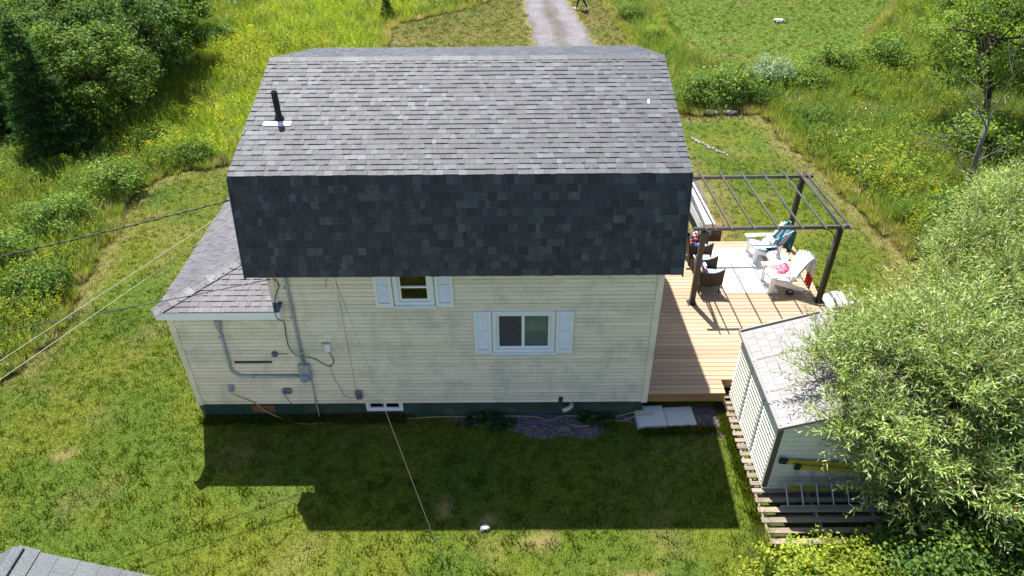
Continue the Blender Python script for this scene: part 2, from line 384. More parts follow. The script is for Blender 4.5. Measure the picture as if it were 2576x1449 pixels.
def sheet(name, poly, z, mt, step=.12, seed=9, a=.22, k=2.2, tracks=False, label=None):
    xs = np.arange(min(p[0] for p in poly)-.5, max(p[0] for p in poly)+.5, step); ys = np.arange(min(p[1] for p in poly)-.5, min(44, max(p[1] for p in poly)+.5), step)
    X, Y = np.meshgrid(xs, ys); x, y = X.ravel(), Y.ravel(); jx, jy = jit(x, y, seed, a, k); ins = in_poly(jx, jy, poly).reshape(X.shape)
    q = ins[:-1,:-1] & ins[:-1,1:] & ins[1:,1:] & ins[1:,:-1]
    id_ = np.arange(X.size).reshape(X.shape); F = np.stack([id_[:-1,:-1][q], id_[:-1,1:][q], id_[1:,1:][q], id_[1:,:-1][q]], -1)
    used = np.unique(F); re = np.zeros(X.size, int); re[used] = np.arange(len(used)); F = re[F]
    V = np.stack([x[used], y[used], np.full(len(used), z)], -1); me = bpy.data.meshes.new(name)
    me.from_pydata(V.tolist(), [], F.tolist())
    at = me.attributes.new('Col', 'FLOAT_COLOR', 'POINT'); ar = np.ones((len(used), 4), np.float32)
    if tracks:
        cx = np.interp(V[:,1], [20, 26.4, 35.4, 45], [8., 7.6, 6.87, 6.5]); d = np.abs(np.abs(V[:,0]-cx)-.82)
        t = 1-sstep(d+(fbm(V[:,0]*2, V[:,1]*.7, 3)-.5)*.6, .2, .75)
        ar[:, :3] = lerp(np.repeat(np.array([[.80,.76,.68]]), len(t), 0), np.array([1.25,1.25,1.32]), t)
        gr = sstep(fbm(V[:,0]*1.3, V[:,1]*.8, 77), .6, .75)*(1-t); ar[:, :3] = lerp(ar[:, :3].astype(float), np.array([.55,.52,.30]), gr*.6)
    at.data.foreach_set('color', ar.ravel()); me.materials.append(mt)
    o = bpy.data.objects.new(name, me); COL.objects.link(o); return kind(o, 'structure', label)
sheet('driveway', DRIVE, .006, MT['gravel'], .2, 9, .22, 2.2, True, 'pale gravel driveway with two wheel tracks')
sheet('garden_bed', BED, .012, MT['bed'], .05, 3, .22, 1.7, label='dark violet gravel bed along the house wall')
sheet('gravel_strip', BED2, .010, MT['bed'], .05, 9, .22, 2.2, label='dark gravel strip by the deck front')

# ---------------------------------------------------------------- house
XL, XR, XA = .10, 7.729, -2.107           # main wall, right corner, left corner of the low wing
ZF = .473; RX0, RX1 = -.20, 8.004
A_ = (-.30, 4.056); B_ = (.077, 5.971); C_ = (3.61, 6.883); YB = 2*C_[0]
house = thing('house', 'cream clapboard house with grey shingled gambrel roof and low side wing', 'house', (3, 3.6, 0))
HL = wloc(house)

# openings in the front wall: (x0, x1, z0, z1)
WIN_UP = (2.50, 3.28, 3.17, 4.02); WIN_BIG = (4.40, 5.67, 1.93, 3.0); WIN_BASE = (1.56, 2.37, .20, .465)
SLOT = (-1.04, -.25, 1.655, 1.70)
def rect_minus(rects, holes):
    out = []
    for (x0, x1, z0, z1) in rects:
        xs = sorted({x0, x1, *[v for h in holes for v in h[:2] if x0 < v < x1]}); zs = sorted({z0, z1, *[v for h in holes for v in h[2:] if z0 < v < z1]})
        for i in range(len(xs)-1):
            for j in range(len(zs)-1):
                cx, cz = (xs[i]+xs[i+1])/2, (zs[j]+zs[j+1])/2
                if not any(h[0] < cx < h[1] and h[2] < cz < h[3] for h in holes): out.append((xs[i], xs[i+1], zs[j], zs[j+1]))
    return out
w = MB()
hol = [(a_[0]+.06, a_[1]-.06, a_[2]+.06, a_[3]-.06) for a_ in (WIN_UP, WIN_BIG)]
for x0, x1, z0, z1 in rect_minus([(XA+.02, XL, ZF, 3.06), (XL, XR-.02, ZF, 4.18)], hol): w.box(x0, x1, .002, .12, z0, z1)
front = w.build('front_wall', MT['sidecore'], house)
e = .0975
def clap(x0, x1, z0, parent, tint):
    b = MB(); t0, t1, h = .013, .003, e+.010; zs = z0+e-.022; ts = t0+(t1-t0)*(e-.022)/h
    b.add([(x0,0,z0),(x1,0,z0),(x1,-t0,z0),(x0,-t0,z0),(x0,0,z0+h),(x1,0,z0+h),(x1,-t1,z0+h),(x0,-t1,z0+h),(x0,-ts,zs),(x1,-ts,zs)],
          [(0,1,2,3),(3,2,9,8),(4,7,6,5),(0,3,8,7,4),(1,5,6,9,2),(0,4,5,1)], tint)
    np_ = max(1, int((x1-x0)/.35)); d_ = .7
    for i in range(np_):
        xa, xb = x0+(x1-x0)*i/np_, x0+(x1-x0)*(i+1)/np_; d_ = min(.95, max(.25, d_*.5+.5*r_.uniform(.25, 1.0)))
        b.add([(xa,-ts,zs),(xb,-ts,zs),(xb,-t1,z0+h),(xa,-t1,z0+h)], [(0,1,2,3)], tuple(d_*k for k in tint))  # strip below the next lap: lap shadow and grime painted into the face colour
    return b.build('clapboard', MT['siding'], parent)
r_ = random.Random(4)
nz = int((4.13-ZF)/e)
for k in range(nz):
    z0 = ZF-.012+k*e; xr = XR-.11; xl = XA+.10 if z0 < 2.95 else XL+.10
    cuts = [xl, xr]
    segs = [(xl, xr)]
    for h in (WIN_UP, WIN_BIG, SLOT):
        if z0+e > h[2]+.01 and z0 < h[3]-.02:
            segs = [s for a0, a1 in segs for s in (((a0, h[0]), (h[1], a1)) if a0 < h[0] and a1 > h[1] else ((a0, a1),))]
    for a0, a1 in segs:
        x = a0
        while x < a1-.02:
            L = r_.uniform(2.2, 4.6); x2 = a1 if x+L > a1-.7 else x+L
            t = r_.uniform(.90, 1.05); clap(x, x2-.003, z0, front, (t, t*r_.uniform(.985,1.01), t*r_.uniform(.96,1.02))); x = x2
MB().box(SLOT[0], SLOT[1], -.004, .0015, SLOT[2], SLOT[3]).build('dark_slot', MT['dark'], front)
# corner boards
b = MB(); b.box(XR-.11, XR, -.028, .0, ZF-.03, 4.15).box(XR-.02, XR+.02, -.0285, .11, ZF-.03, 4.15); b.build('corner_board', MT['siding'], house)
b = MB(); b.box(XA, XA+.10, -.028, 0, ZF-.03, 3.04).box(XA-.02, XA+.002, -.0285, .11, ZF-.03, 3.04); b.build('corner_board', MT['siding'], house)
b = MB(); b.box(XL, XL+.10, -.030, .002, 3.10, 4.13).box(XL-.022, XL+.003, -.0305, .11, 3.06, 4.13); b.build('corner_board', MT['siding'], house)
# other walls with lapped courses (joined, out of the picture)
def lap_wall(name, pts_fn, z0, z1, axis_, s):
    b = MB(); n = int((z1-z0)/e)
    for k in range(n):
        za, zb = z0+k*e, z0+(k+1)*e
        a0, a1 = pts_fn((za+zb)/2)
        if a1-a0 < .05: continue
        if axis_ == 'x': b.add([(s[0]+s[1]*.015,a0,za),(s[0]+s[1]*.015,a1,za),(s[0]+s[1]*.002,a1,zb),(s[0]+s[1]*.002,a0,zb)], [(0,1,2,3)] if s[1] > 0 else [(3,2,1,0)])
        else: b.add([(a0,s[0]+s[1]*.015,za),(a1,s[0]+s[1]*.015,za),(a1,s[0]+s[1]*.002,zb),(a0,s[0]+s[1]*.002,zb)], [(3,2,1,0)] if s[1] > 0 else [(0,1,2,3)])
    return b.build(name, MT['siding'], house)
def gable(z):
    if z < 4.15: return (.0, YB)
    if z < B_[1]: y = A_[0]+(z-A_[1])/(B_[1]-A_[1])*(B_[0]-A_[0])+.10; return (y, YB-y)
    y = B_[0]+(z-B_[1])/(C_[1]-B_[1])*(C_[0]-B_[0])+.18; return (y, YB-y)
lap_wall('gable_wall', gable, ZF, C_[1]-.1, 'x', (XR, 1)); lap_wall('gable_wall', gable, ZF, C_[1]-.1, 'x', (XL, -1))
lap_wall('back_wall', lambda z: (XL, XR), ZF, 4.15, 'y', (YB, 1))
lap_wall('wing_wall', lambda z: (0, 6.6), ZF, 3.05, 'x', (XA, -1)); lap_wall('wing_wall', lambda z: (XA, XL), ZF, 3.05, 'y', (6.6, 1))
# foundation
b = MB()
for x0, x1, z0, z1 in rect_minus([(.16, XR-.04, -.1, ZF-.004)], [(WIN_BASE[0]+.03, WIN_BASE[1]-.03, WIN_BASE[2]+.03, .60)]): b.box(x0, x1, .045, .2, z0, z1)
b.box(XR-.24, XR-.045, .2, YB, -.1, ZF-.004); b.box(.16, XR-.04, YB-.05, YB+.0, -.1, ZF-.004)
b.build('foundation', MT['concrete'], house); MB().box(XA+.06, XR-.05, .21, YB-.06, ZF-.03, ZF-.01).build('floor', MT['dark'], house); MB().box(XL+.02, XR-.05, .21, YB-.06, 3.08, 3.10).build('upper_floor', MT['dark'], house)
b = MB(); b.box(XA+.08, .125, .032, .06, -.06, ZF-.006); gp = b.build('skirting_panel', MT['greenply'], house)
b = MB(); b.box(XA+.03, XA+.05, .07, 6.6, -.06, ZF-.006); b.build('skirting_panel', MT['greenply'], house)
MB().box(-.98, -.48, .020, .031, .165, .37).build('bare_patch', MT['bareply'], gp)['label'] = 'bare brown plywood patch on green skirting'
b = MB(); b.beam((XA+.06,.05,-.06), (XA+.02,.045,ZF-.008), .085, .06, (0,1,0)); b.build('corner_post', MT['oldwood'], house)
MB().box(.135, .155, .028, .06, -.06, ZF-.008).build('joint_strip', MT['oldwood'], house)
MB().box(XA+.1, .12, .012, .030, .005, .04).build('base_board', MT['oldwood'], house)

# windows
def rectframe(b, x0, x1, z0, z1, wd, y0, y1, bot=None):
    bt = bot or wd
    b.box(x0, x0+wd, y0, y1, z0, z1); b.box(x1-wd, x1, y0, y1, z0, z1)
    b.box(x0+wd, x1-wd, y0, y1, z1-wd, z1); b.box(x0+wd, x1-wd, y0, y1, z0, z0+bt); return b
def win(name_label, r, sill, mull=None, rail=None):
    x0, x1, z0, z1 = r; o = thing_part('window', house); o['label'] = name_label
    rectframe(MB(), x0, x1, z0, z1, .085, -.042, .05).build('casing', MT['white'], o)
    s = rectframe(MB(), x0+.087, x1-.087, z0+.087, z1-.087, .05, -.006, .045)
    if mull: s.box(mull-.03, mull+.03, -.004, .043, z0+.138, z1-.138)
    if rail: s.box(x0+.138, x1-.138, -.005, .044, rail-.02, rail+.02)
    s.build('sash', MT['vinyl'], o)
    if sill: MB().bbox(x0-.03, x1+.03, -.095, -.043, z0-.035, z0+.012, .008).build('sill', MT['white'], o)
    return o
def thing_part(name, parent):
    o = bpy.data.objects.new(name, None); COL.objects.link(o); o.parent = parent; o.empty_display_size = .1; return o
def pane(x0, x1, y, z0, z1, o): MB().add([(x0,y,z0),(x1,y,z0),(x1,y,z1),(x0,y,z1)], [(0,1,2,3)]).build('pane', MT['glass'], o)
wu = win('double-hung window tucked under the eave', WIN_UP, True, rail=3.59)
pane(2.637, 3.143, .012, 3.306, 3.570, wu); pane(2.637, 3.143, .024, 3.610, 3.883, wu)
wb = win('white sliding window with a screen and a pale blind', WIN_BIG, True, mull=5.025)
MB().box(4.538, 4.994, .010, .013, 2.068, 2.862).build('insect_screen', MT['screen'], wb)
pane(5.055, 5.533, .012, 2.067, 2.863, wb)
bl = MB()
for k in range(17): bl.add([(5.05,.060,2.03+k*.05),(5.54,.060,2.03+k*.05),(5.54,.047,2.075+k*.05),(5.05,.047,2.075+k*.05)], [(0,1,2,3)])
bl.box(5.05, 5.54, .066, .07, 2.0, 2.93); bl.build('blind', MT['curtain'], wb)
wc = thing_part('basement_window', house)
bw = MB(); x0, x1, z0, z1 = WIN_BASE
bw.box(x0, x0+.05, .0, .12, z0, ZF-.016); bw.box(x1-.05, x1, .0, .12, z0, ZF-.016); bw.box(x0+.05, x1-.05, .005, .12, z0, z0+.045)
bw.build('casing', MT['white'], wc)
rectframe(MB(), x0+.053, x1-.053, z0+.047, ZF-.02, .035, .02, .07).box(1.955, 2.0, .018, .072, z0+.083, ZF-.056).build('sash', MT['white'], wc)
pane(x0+.088, 1.956, .05, z0+.082, ZF-.055, wc); pane(1.999, x1-.088, .044, z0+.082, ZF-.055, wc)
def shutter(x0, x1, z0, z1, mid=None):
    o = thing_part('shutter', house)
    rectframe(MB(), x0, x1, z0, z1, .062, -.052, -.019, .10).build('frame', MT['shutter'], o)
    s = MB(); z = z0+.118
    while z < z1-.07:
        s.add([(x0+.062,-.024,z+.030),(x1-.062,-.024,z+.030),(x1-.062,-.046,z),(x0+.062,-.046,z),(x0+.062,-.019,z+.026),(x1-.062,-.019,z+.026),(x1-.062,-.036,z-.004),(x0+.062,-.036,z-.004)],
              [(0,3,2,1),(4,5,6,7),(3,7,6,2),(0,1,5,4)]); z += .034
    s.build('slats', MT['shutter'], o)
    MB().box(x0+.05, x1-.05, -.0195, -.0175, z0+.05, z1-.05).build('back', MT['galv'], o)
    if mid: MB().box(x0+.0622, x1-.0622, -.051, -.03, mid-.012, mid+.012).build('mid_rail', MT['shutter'], o)
shutter(2.12, 2.47, 3.13, 4.02, 3.66); shutter(3.31, 3.66, 3.13, 4.02, 3.66); shutter(4.03, 4.385, 1.91, 3.0, 2.5); shutter(5.69, 6.04, 1.91, 3.0, 2.5)

# roofs -------------------------------------------------------------------------------------------
roof = MB()
def slab(b, p, q, x0, x1, t=.05):
    # p,q = (y,z) lower and upper edges
    n = Vector((-(q[1]-p[1]), q[0]-p[0])).normalized()*t
    if n.y < 0: n = -n
    P = [(p[0], p[1]), (q[0], q[1]), (q[0]-n.x, q[1]-n.y), (p[0]-n.x, p[1]-n.y)]
    V = [(x0, *k) for k in P]+[(x1, *k) for k in P]
    b.add(V, [(0,1,2,3),(7,6,5,4),(0,4,5,1),(1,5,6,2),(2,6,7,3),(3,7,4,0)])
A2, B2 = (YB-A_[0], A_[1]), (YB-B_[0], B_[1])
slab(roof, A_, B_, RX0, RX1); slab(roof, B_, C_, RX0, RX1); slab(roof, B2, C_, RX0, RX1); slab(roof, A2, B2, RX0, RX1)
MT['roofdeck'] = mat('roof_deck_edge', (.10,.10,.105), rough=.9)
roof_o = roof.build('roof', MT['roofdeck'], house)
MB().box(RX0, RX1, -.27, .01, 4.06, 4.085).build('soffit', MT['white'], house); MB().box(RX0, RX1, YB, YB+.28, 4.02, 4.045).build('soffit', MT['white'], house)
for x in (RX0-.012, RX1-.008):
    b = MB()
    for p, q in ((A_, B_), (B_, C_), (C_, B2), (B2, A2)):
        b.beam((x+.01, p[0], p[1]-.045), (x+.01, q[0], q[1]-.045), .02, .07, (0,0,1))
    b.build('rake_trim', MT['roofdeck'], roof_o)

SHK = .62
PAL = [(.118,.122,.142), (.140,.147,.160), (.095,.098,.116), (.190,.205,.215), (.165,.178,.186), (.128,.120,.148), (.108,.118,.128), (.225,.240,.250)]
PW = np.array([.24,.20,.13,.09,.13,.11,.08,.02])
PAL = [tuple(max(.009, .026+(k-.118)*.50)*q for k, q in zip(c, (.95,1.0,1.13))) for c in PAL]
PAL2 = [(.140,.130,.160), (.160,.150,.178), (.115,.107,.132), (.190,.185,.205), (.175,.163,.190), (.150,.136,.165)]
PAL2 = [tuple(.45*k*q for k, q in zip(c, (.97,1.0,1.0))) for c in PAL2]
PW2 = np.array([.25,.22,.16,.10,.14,.13])
WID = [.08,.10,.12,.14,.16,.19]; E_ = .143
MESHES = {}
def shingle_mesh(wd, ci, t, pal, L=E_*1.16):
    key = (round(wd, 2), ci, t, id(pal), L)
    if key not in MESHES:
        wd = max(.02, round(wd, 2)); g_ = .0015
        me = MB().add([(g_,0,0),(wd-g_,0,0),(wd-g_,L,0),(g_,L,0),(g_,0,t),(wd-g_,0,t),(wd-g_,L,.002),(g_,L,.002)],
                      [(0,3,2,1),(4,5,6,7),(0,1,5,4),(1,2,6,5),(2,3,7,6),(3,0,4,7)], pal[ci]).mesh('shingle')
        me.materials.append(MT['shingle']); MESHES[key] = me
    return MESHES[key]
REC = []
def lay(O, U, V, lim, rows, pal, pw, owner, seed, e_=E_, wids=WID, stagger=True, kinds=(.010,.019), v0=0.):
    """lay courses on a plane: O origin, U along, V upslope; lim(v) -> (u0, u1)"""
    R_ = np.random.default_rng(seed); U = Vector(U).normalized(); V = Vector(V).normalized(); Nn = U.cross(V)
    pw = pw/pw.sum(); prev = 0
    for i in range(rows):
        v = v0+i*e_; u0, u1 = lim(v)
        if u1-u0 < .08: continue
        u = u0-(R_.uniform(0, .2) if stagger else (i % 2)*wids[0]/2)
        while u < u1-.015:
            wd = float(R_.choice(wids)); ua, ub = max(u, u0), min(u+wd, u1); u += wd
            if ub-ua < .03: continue
            # patches of similar tone run together
            ci = prev if R_.random() < .12 else int(R_.choice(len(pal), p=pw)); prev = ci
            t = float(kinds[int(R_.random() < .5)])
            P = Vector(O)+U*ua+V*(v+R_.uniform(-.003, .003)); M_ = Matrix.Identity(4)
            for k in range(3): M_[k][0], M_[k][1], M_[k][2], M_[k][3] = U[k], V[k], Nn[k], P[k]
            M_ = M_ @ Matrix.Rotation(R_.uniform(-.004, .004), 4, 'Z')
            pr = project([P, P+U*(ub-ua), P+U*(ub-ua)+V*e_, P+V*e_])
            x, y = pr[:,0], pr[:,1]; ar = .5*abs(sum(x[k]*y[(k+1)%4]-x[(k+1)%4]*y[k] for k in range(4)))
            if Nn.dot(Vector(CAM)-P) < 0 or not (-5 < x.mean() < 1030 and -5 < y.mean() < 585): ar = 0
            REC.append((ar, M_, shingle_mesh(ub-ua, ci, t, pal, e_*1.16), owner))
up = lambda p, q: Vector((0, q[0]-p[0], q[1]-p[1]))
lenL = up(A_, B_).length; lenU = up(B_, C_).length
full = lambda v: (0, RX1-RX0+.01)
eL = lenL/13.2
lay((RX0-.005, A_[0], A_[1]), (1,0,0), up(A_, B_), full, 13, PAL, PW, 'main', 1, e_=eL)
nU = int((lenU-.10)/E_); lay((RX0-.005, B_[0]-.018, B_[1]-.0), (1,0,0), up(B_, C_), full, nU+1, PAL, PW, 'main', 2)
lay((RX1+.005, B2[0]+.018, B2[1]), (-1,0,0), up(B2, C_), full, nU+1, PAL, PW, 'main', 3)
lay((RX1+.005, A2[0], A2[1]), (-1,0,0), up(A2, B2), full, 13, PAL, PW, 'main', 4, e_=eL)
# wing roof: hip, eave 3.2 m up
WX, WY, WZ, WP = -2.18, -.25, 3.20, .235
WBK = 6.85
wr = MB(); xr_ = XL
h_ = (xr_-WX)*WP
wr.add([(WX,WY,WZ),(.27,WY,WZ),(.27,0.,WZ+.25*WP),(xr_,0.,WZ+.25*WP),(xr_,WY+(xr_-WX),WZ+h_),(WX,WBK,WZ),(xr_,WBK,WZ),(xr_,WBK-(xr_-WX),WZ+h_)],
       [(0,1,2,3,4),(0,4,7,5),(5,7,6)])
wing_roof = wr.build('wing_roof', MT['roofdeck'], house)
sl = math.hypot(1, WP)
lay((WX, WY, WZ), (1,0,0), (0,1,WP), lambda v: (v/sl-.02, (2.45 if v/sl < .24 else xr_-WX-.002)), int((xr_-WX)*sl/E_), PAL2, PW2, 'wing', 11, v0=-.012)
lay((WX, WBK, WZ), (0,-1,0), (1,0,WP), lambda v: (v/sl-.02, WBK-WY-v/sl+.02), int((xr_-WX)*sl/E_)+1, PAL2, PW2, 'wing', 12, v0=-.012)
REC.sort(key=lambda r: -r[0])
roots = {'main': roof_o, 'wing': wing_roof}
T0 = Matrix.Translation(-Vector(HL))
for ar, M_, me, own in REC[:300]:
    o = bpy.data.objects.new('shingle', me); COL.objects.link(o); o.parent = roots[own]; o.matrix_basis = T0 @ M_
def join_rec(recs, name, parent, T):
    V = []; F = []; Cc = []; n = 0
    for ar, M_, me, own in recs:
        co = np.empty(24); me.vertices.foreach_get('co', co); co = co.reshape(8, 3); mm = np.array(T @ M_)
        V.append(co @ mm[:3,:3].T + mm[:3,3]); F.append(np.array([(0,3,2,1),(4,5,6,7),(0,1,5,4),(1,2,6,5),(2,3,7,6),(3,0,4,7)])+n); n += 8
        c = me.attributes['Col'].data[0].color; Cc += [tuple(c[:3])]*6
    me = bpy.data.meshes.new(name); me.from_pydata(np.concatenate(V).tolist(), [], np.concatenate(F).tolist())
    at = me.attributes.new('Col', 'FLOAT_COLOR', 'FACE'); ar_ = np.ones((len(Cc), 4), np.float32); ar_[:, :3] = Cc; at.data.foreach_set('color', ar_.ravel())
    me.materials.append(MT['shingle']); o = bpy.data.objects.new(name, me); COL.objects.link(o); o.parent = parent; o['kind'] = 'stuff'; return o
join_rec(REC[300:], 'shingles', house, T0)
# ridge and hip caps
def caps(p, q, wing, slope1, slope2, pal, pw, parent, seed, ex=.21, name='ridge_cap'):
    R_ = np.random.default_rng(seed); p = Vector(p); q = Vector(q); d = (q-p).normalized(); L = (q-p).length; n = int(L/ex)+1
    s1 = Vector(slope1).normalized()*wing; s2 = Vector(slope2).normalized()*wing; nn = (-(s1+s2)).normalized()
    for i in range(n):
        a_ = p+d*(i*ex); b_ = p+d*min(L+.01, i*ex+ex*1.12); lo = nn*.016; hi = nn*.008
        ci = int(R_.choice(len(pal), p=pw/pw.sum()))
        t = nn*.008
        V = [a_+lo+t, a_+s1+lo, b_+s1+hi, b_+hi+t, a_+s2+lo, b_+s2+hi, a_+lo+t-nn*.012, a_+s1+lo-nn*.012, a_+s2+lo-nn*.012, b_+s1+hi-nn*.01, b_+s2+hi-nn*.01]
        MB().add(V, [(0,1,2,3),(0,3,5,4),(0,6,7,1),(0,4,8,6),(1,7,9,2),(4,5,10,8)], pal[ci]).build(name, MT['shingle'], parent)
caps((RX0-.008, C_[0], C_[1]+.008), (RX1+.008, C_[0], C_[1]+.008), .15, (0, -(C_[0]-B_[0]), -(C_[1]-B_[1])), (0, C_[0]-B_[0], -(C_[1]-B_[1])), PAL, PW, roof_o, 31, ex=.155)
caps((WX-.02, WY-.02, WZ+.012), (xr_, WY+xr_-WX, WZ+h_+.012), .15, (1,-1,-WP*.9), (-1,1,-WP*.9), [tuple(k*q for k in c) for c, q in zip(PAL2, (1,1.25,.75,1.5,1.2,.85))], PW2, wing_roof, 32, ex=.17, name='hip_cap')
# fascia and soffit of the wing
b = MB(); b.box(WX-.01, .24, WY-.012, WY+.012, WZ-.185, WZ-.012); b.box(WX-.012, WX+.012, WY+.0125, WBK, WZ-.185, WZ-.012); b.box(.2405, .262, WY-.01, -.001, WZ-.185, WZ-.012)
b.build('fascia', MT['fascia'], house)
b = MB(); b.box(WX+.012, .2400, WY+.0125, .0, WZ-.165, WZ-.15); b.box(WX+.012, XA, .001, WBK, WZ-.165, WZ-.15); b.build('wing_soffit', MT['white'], house)
MB().box(.205, .275, WY-.004, WY+.16, WZ+.014, WZ+.05).build('flashing_corner', MT['mauvebox'], house)
# vent pipe
vp = thing_part('vent_pipe', house)
def on_roof(x, y, off=0): return (x, y, B_[1]+(y-B_[0])*(C_[1]-B_[1])/(C_[0]-B_[0])+off)
b = MB(); z0 = on_roof(0, 1.62)[2]; b.lathe([(.058,-.03),(.058,.56),(.046,.56),(.046,.40)], (.41,1.62,z0), 14); b.build('pipe', MT['black'], vp, smooth=False)
MB().lathe([(.10,-.02),(.088,.05),(.064,.09)], (.41,1.62,z0), 16).build('collar', MT['black'], vp)
p0 = on_roof(.14, 1.41, .032); p1 = on_roof(.14, 1.53, .030)
MB().add([p0, (.66,)+p0[1:], (.66,)+p1[1:], p1, (p0[0],p0[1],p0[2]-.025), (.66,p0[1],p0[2]-.025)], [(0,1,2,3),(0,4,5,1)]).build('flashing', MT['flashing'], vp)
q = on_roof(7.47, 2.0, .02); MB().beam(q, on_roof(7.49, 2.13, .018), .035, .004, (0,-.25,1)).build('paint_scrap', MT['vinyl'], roof_o)['label'] = 'small white scrap on the roof near the right edge'

# fittings on the wall ---------------------------------------------------------------------------
em = thing('electric_meter', 'grey electric meter box with round lens where two conduits meet', 'electric meter', (.41, -.02, 1.2))
b = MB(); b.bbox(.30, .53, -.125, -.018, 1.22, 1.66, .012); b.build('box', MT['galv'], em)
b = MB(); b.tube([(.415,-.12,1.36),(.415,-.165,1.36),(.415,-.22,1.36),(.415,-.235,1.36)], [.10,.095,.085,.06], 18); b.build('lens', MT['lens'], em, smooth=False)
b = MB(); b.tube([(.415,-.12,1.36),(.415,-.145,1.36)], [.115,.115], 18); b.build('ring', MT['galv'], em)
b = MB(); b.tube([(.42,-.06,1.66),(.43,-.06,2.4),(.45,-.06,3.5),(.47,-.08,4.0)], .03, 10); b.build('conduit', MT['galv'], em, smooth=True)['label'] = 'tall conduit rising to the eave'
for z in (1.72, 2.0, 2.9, 3.62): MB().box(.39, .47, -.098, -.018, z, z+.025).build('strap', MT['galv'], em)
b = MB(); b.tube([(.50,-.045,1.22),(.49,-.045,.7),(.49,-.03,.3),(.49,-.03,.0)], .016, 8); b.build('ground_conduit', MT['galv'], em, smooth=True)
wh = thing('conduit_elbow', 'bent grey conduit with weatherhead under the wing eave', 'conduit', (-1.0, -.02, 1.3))
pts = [(-1.115,-.055,2.60),(-1.13,-.055,2.0),(-1.14,-.055,1.60)]+[(-1.14+.22*(1-math.cos(t)), -.055, 1.56-.235*math.sin(t)) for t in np.linspace(.1, math.pi/2, 7)]+[(-.4,-.055,1.32),(.299,-.055,1.32)]
MB().tube(pts, .028, 10).build('conduit', MT['galv'], wh, smooth=True)
b = MB(); b.tube([(-1.113,-.055,2.58),(-1.11,-.06,2.66),(-1.105,-.075,2.80),(-1.10,-.10,2.86)], [.034,.058,.065,.045], 10); b.build('weatherhead', MT['galv'], wh, smooth=True)
for x in (-.72, -.15, .1): MB().box(x, x+.022, -.092, -.018, 1.282, 1.358).build('strap', MT['galv'], wh)
MB().box(-1.17, -1.08, -.09, -.018, 2.4, 2.422).build('strap', MT['galv'], wh)
ob = thing('junction_box', 'round mauve-grey junction cap with short stub wire', 'junction box', (-.14, -.02, 1.9))
b = MB(); b.tube([(-.14,-.018,1.92),(-.14,-.06,1.92)], [.072,.066], 8); b.build('cap', MT['mauvebox'], ob)
MB().tube([(-.07,-.03,1.92),(.05,-.03,1.925),(.13,-.028,1.922)], .006, 6).build('stub_wire', MT['cable'], ob)
for nm, lab, x, z, wd, hh, mt in (('outlet_box', 'silver weatherproof outlet box with tan cord near wing corner', -1.27, .98, .12, .17, 'galv'), ('outlet_box', 'small grey outlet box low on wing with hanging cord', -.08, .88, .19, .13, 'greybox'),
                                  ('cable_box', 'dark grey rounded cable box above the basement window', 1.46, .76, .15, .24, 'greybox')):
    t = thing(nm, lab, 'outlet box' if nm[0] == 'o' else 'cable box', (x, -.02, z-hh/2))
    MB().bbox(x-wd/2, x+wd/2, -.09, -.018, z-hh/2, z+hh/2, .02).build('body', MT[mt], t)
    MB().bbox(x-wd/2+.025, x+wd/2-.025, -.105, -.0905, z-hh/2+.02, z+hh/2-.03, .005).build('cover', MT['lens' if mt != 'greybox' else 'mauvebox'], t)
t = tag(MB().tube([(-.16,-.03,.85),(-.15,-.04,.70),(-.10,-.03,.56),(-.05,-.02,.42),(-.02,-.03,.30)], .006, 6).build('loose_cord', MT['cable']), 'short black cord hanging below the low outlet box', 'cord')
bk = thing('telephone_box', 'small white bracket box beside looped black cable', 'phone box', (.98, -.02, 1.95))
MB().bbox(.93, 1.05, -.055, -.018, 1.97, 2.20, .012).build('body', MT['white'], bk); MB().box(.88, 1.05, -.07, -.018, 2.205, 2.225).build('hood', MT['galv'], bk)
st = tag(MB().box(1.365, 1.40, -.034, -.0165, .88, 3.98).build('wire_moulding', MT['siding']), 'thin cream wire moulding running down the wall', 'moulding')
sm = MB()
def smooth_path(pts, n=6):
    P = [Vector(p) for p in pts]; out = []
    for i in range(len(P)-1):
        p0, p1, p2, p3 = P[max(i-1,0)], P[i], P[i+1], P[min(i+2,len(P)-1)]
        for k in range(n):
            t = k/n; out.append(.5*((2*p1)+(p2-p0)*t+(2*p0-5*p1+4*p2-p3)*t*t+(3*p1-p0-3*p2+p3)*t**3))
    return out+[P[-1]]
def cable(name, pts, r, mt, label, cat, n=6, sides=6, group=None):
    return tag(MB().tube(smooth_path(pts, n), r, sides).build(name, MT[mt], smooth=True), label, cat, group)
def sagline(p, q, sag, n=24): 
    p, q = Vector(p), Vector(q); return [p.lerp(q, i/n)-Vector((0,0,4*sag*(i/n)*(1-i/n))) for i in range(n+1)]
cable('coaxial_cable', [(-13,-5.9,4.9),(-8.5,-3.9,4.35),(-4.2,-1.95,4.05),(-1.5,-.75,3.88),(.10,-.05,3.82),(.24,-.035,3.80),(.29,-.035,3.66),(.18,-.05,3.42),(.20,-.30,3.2),(.23,-.30,3.05),(.22,-.035,2.77),(.19,-.035,2.4),(.20,-.035,2.08),(.36,-.09,1.92),(.64,-.035,1.8),(.88,-.035,1.6),(.99,-.035,1.59),(1.06,-.035,1.74),(1.0,-.04,1.96)],
      .009, 'cable', 'thin black cable crossing the wing roof and looping down the wall', 'cable')
cable('hanging_wire', [(.96,-.03,1.60),(.98,-.04,1.4),(1.0,-.03,1.2),(1.08,-.03,.95),(1.12,-.03,.75),(1.25,-.03,.66),(1.40,-.03,.68)], .004, 'cable', 'fine loose wire drooping from black loop to cable box', 'wire')
p, q = (-.0, .35, 5.45), (-15, -6.6, 5.9)
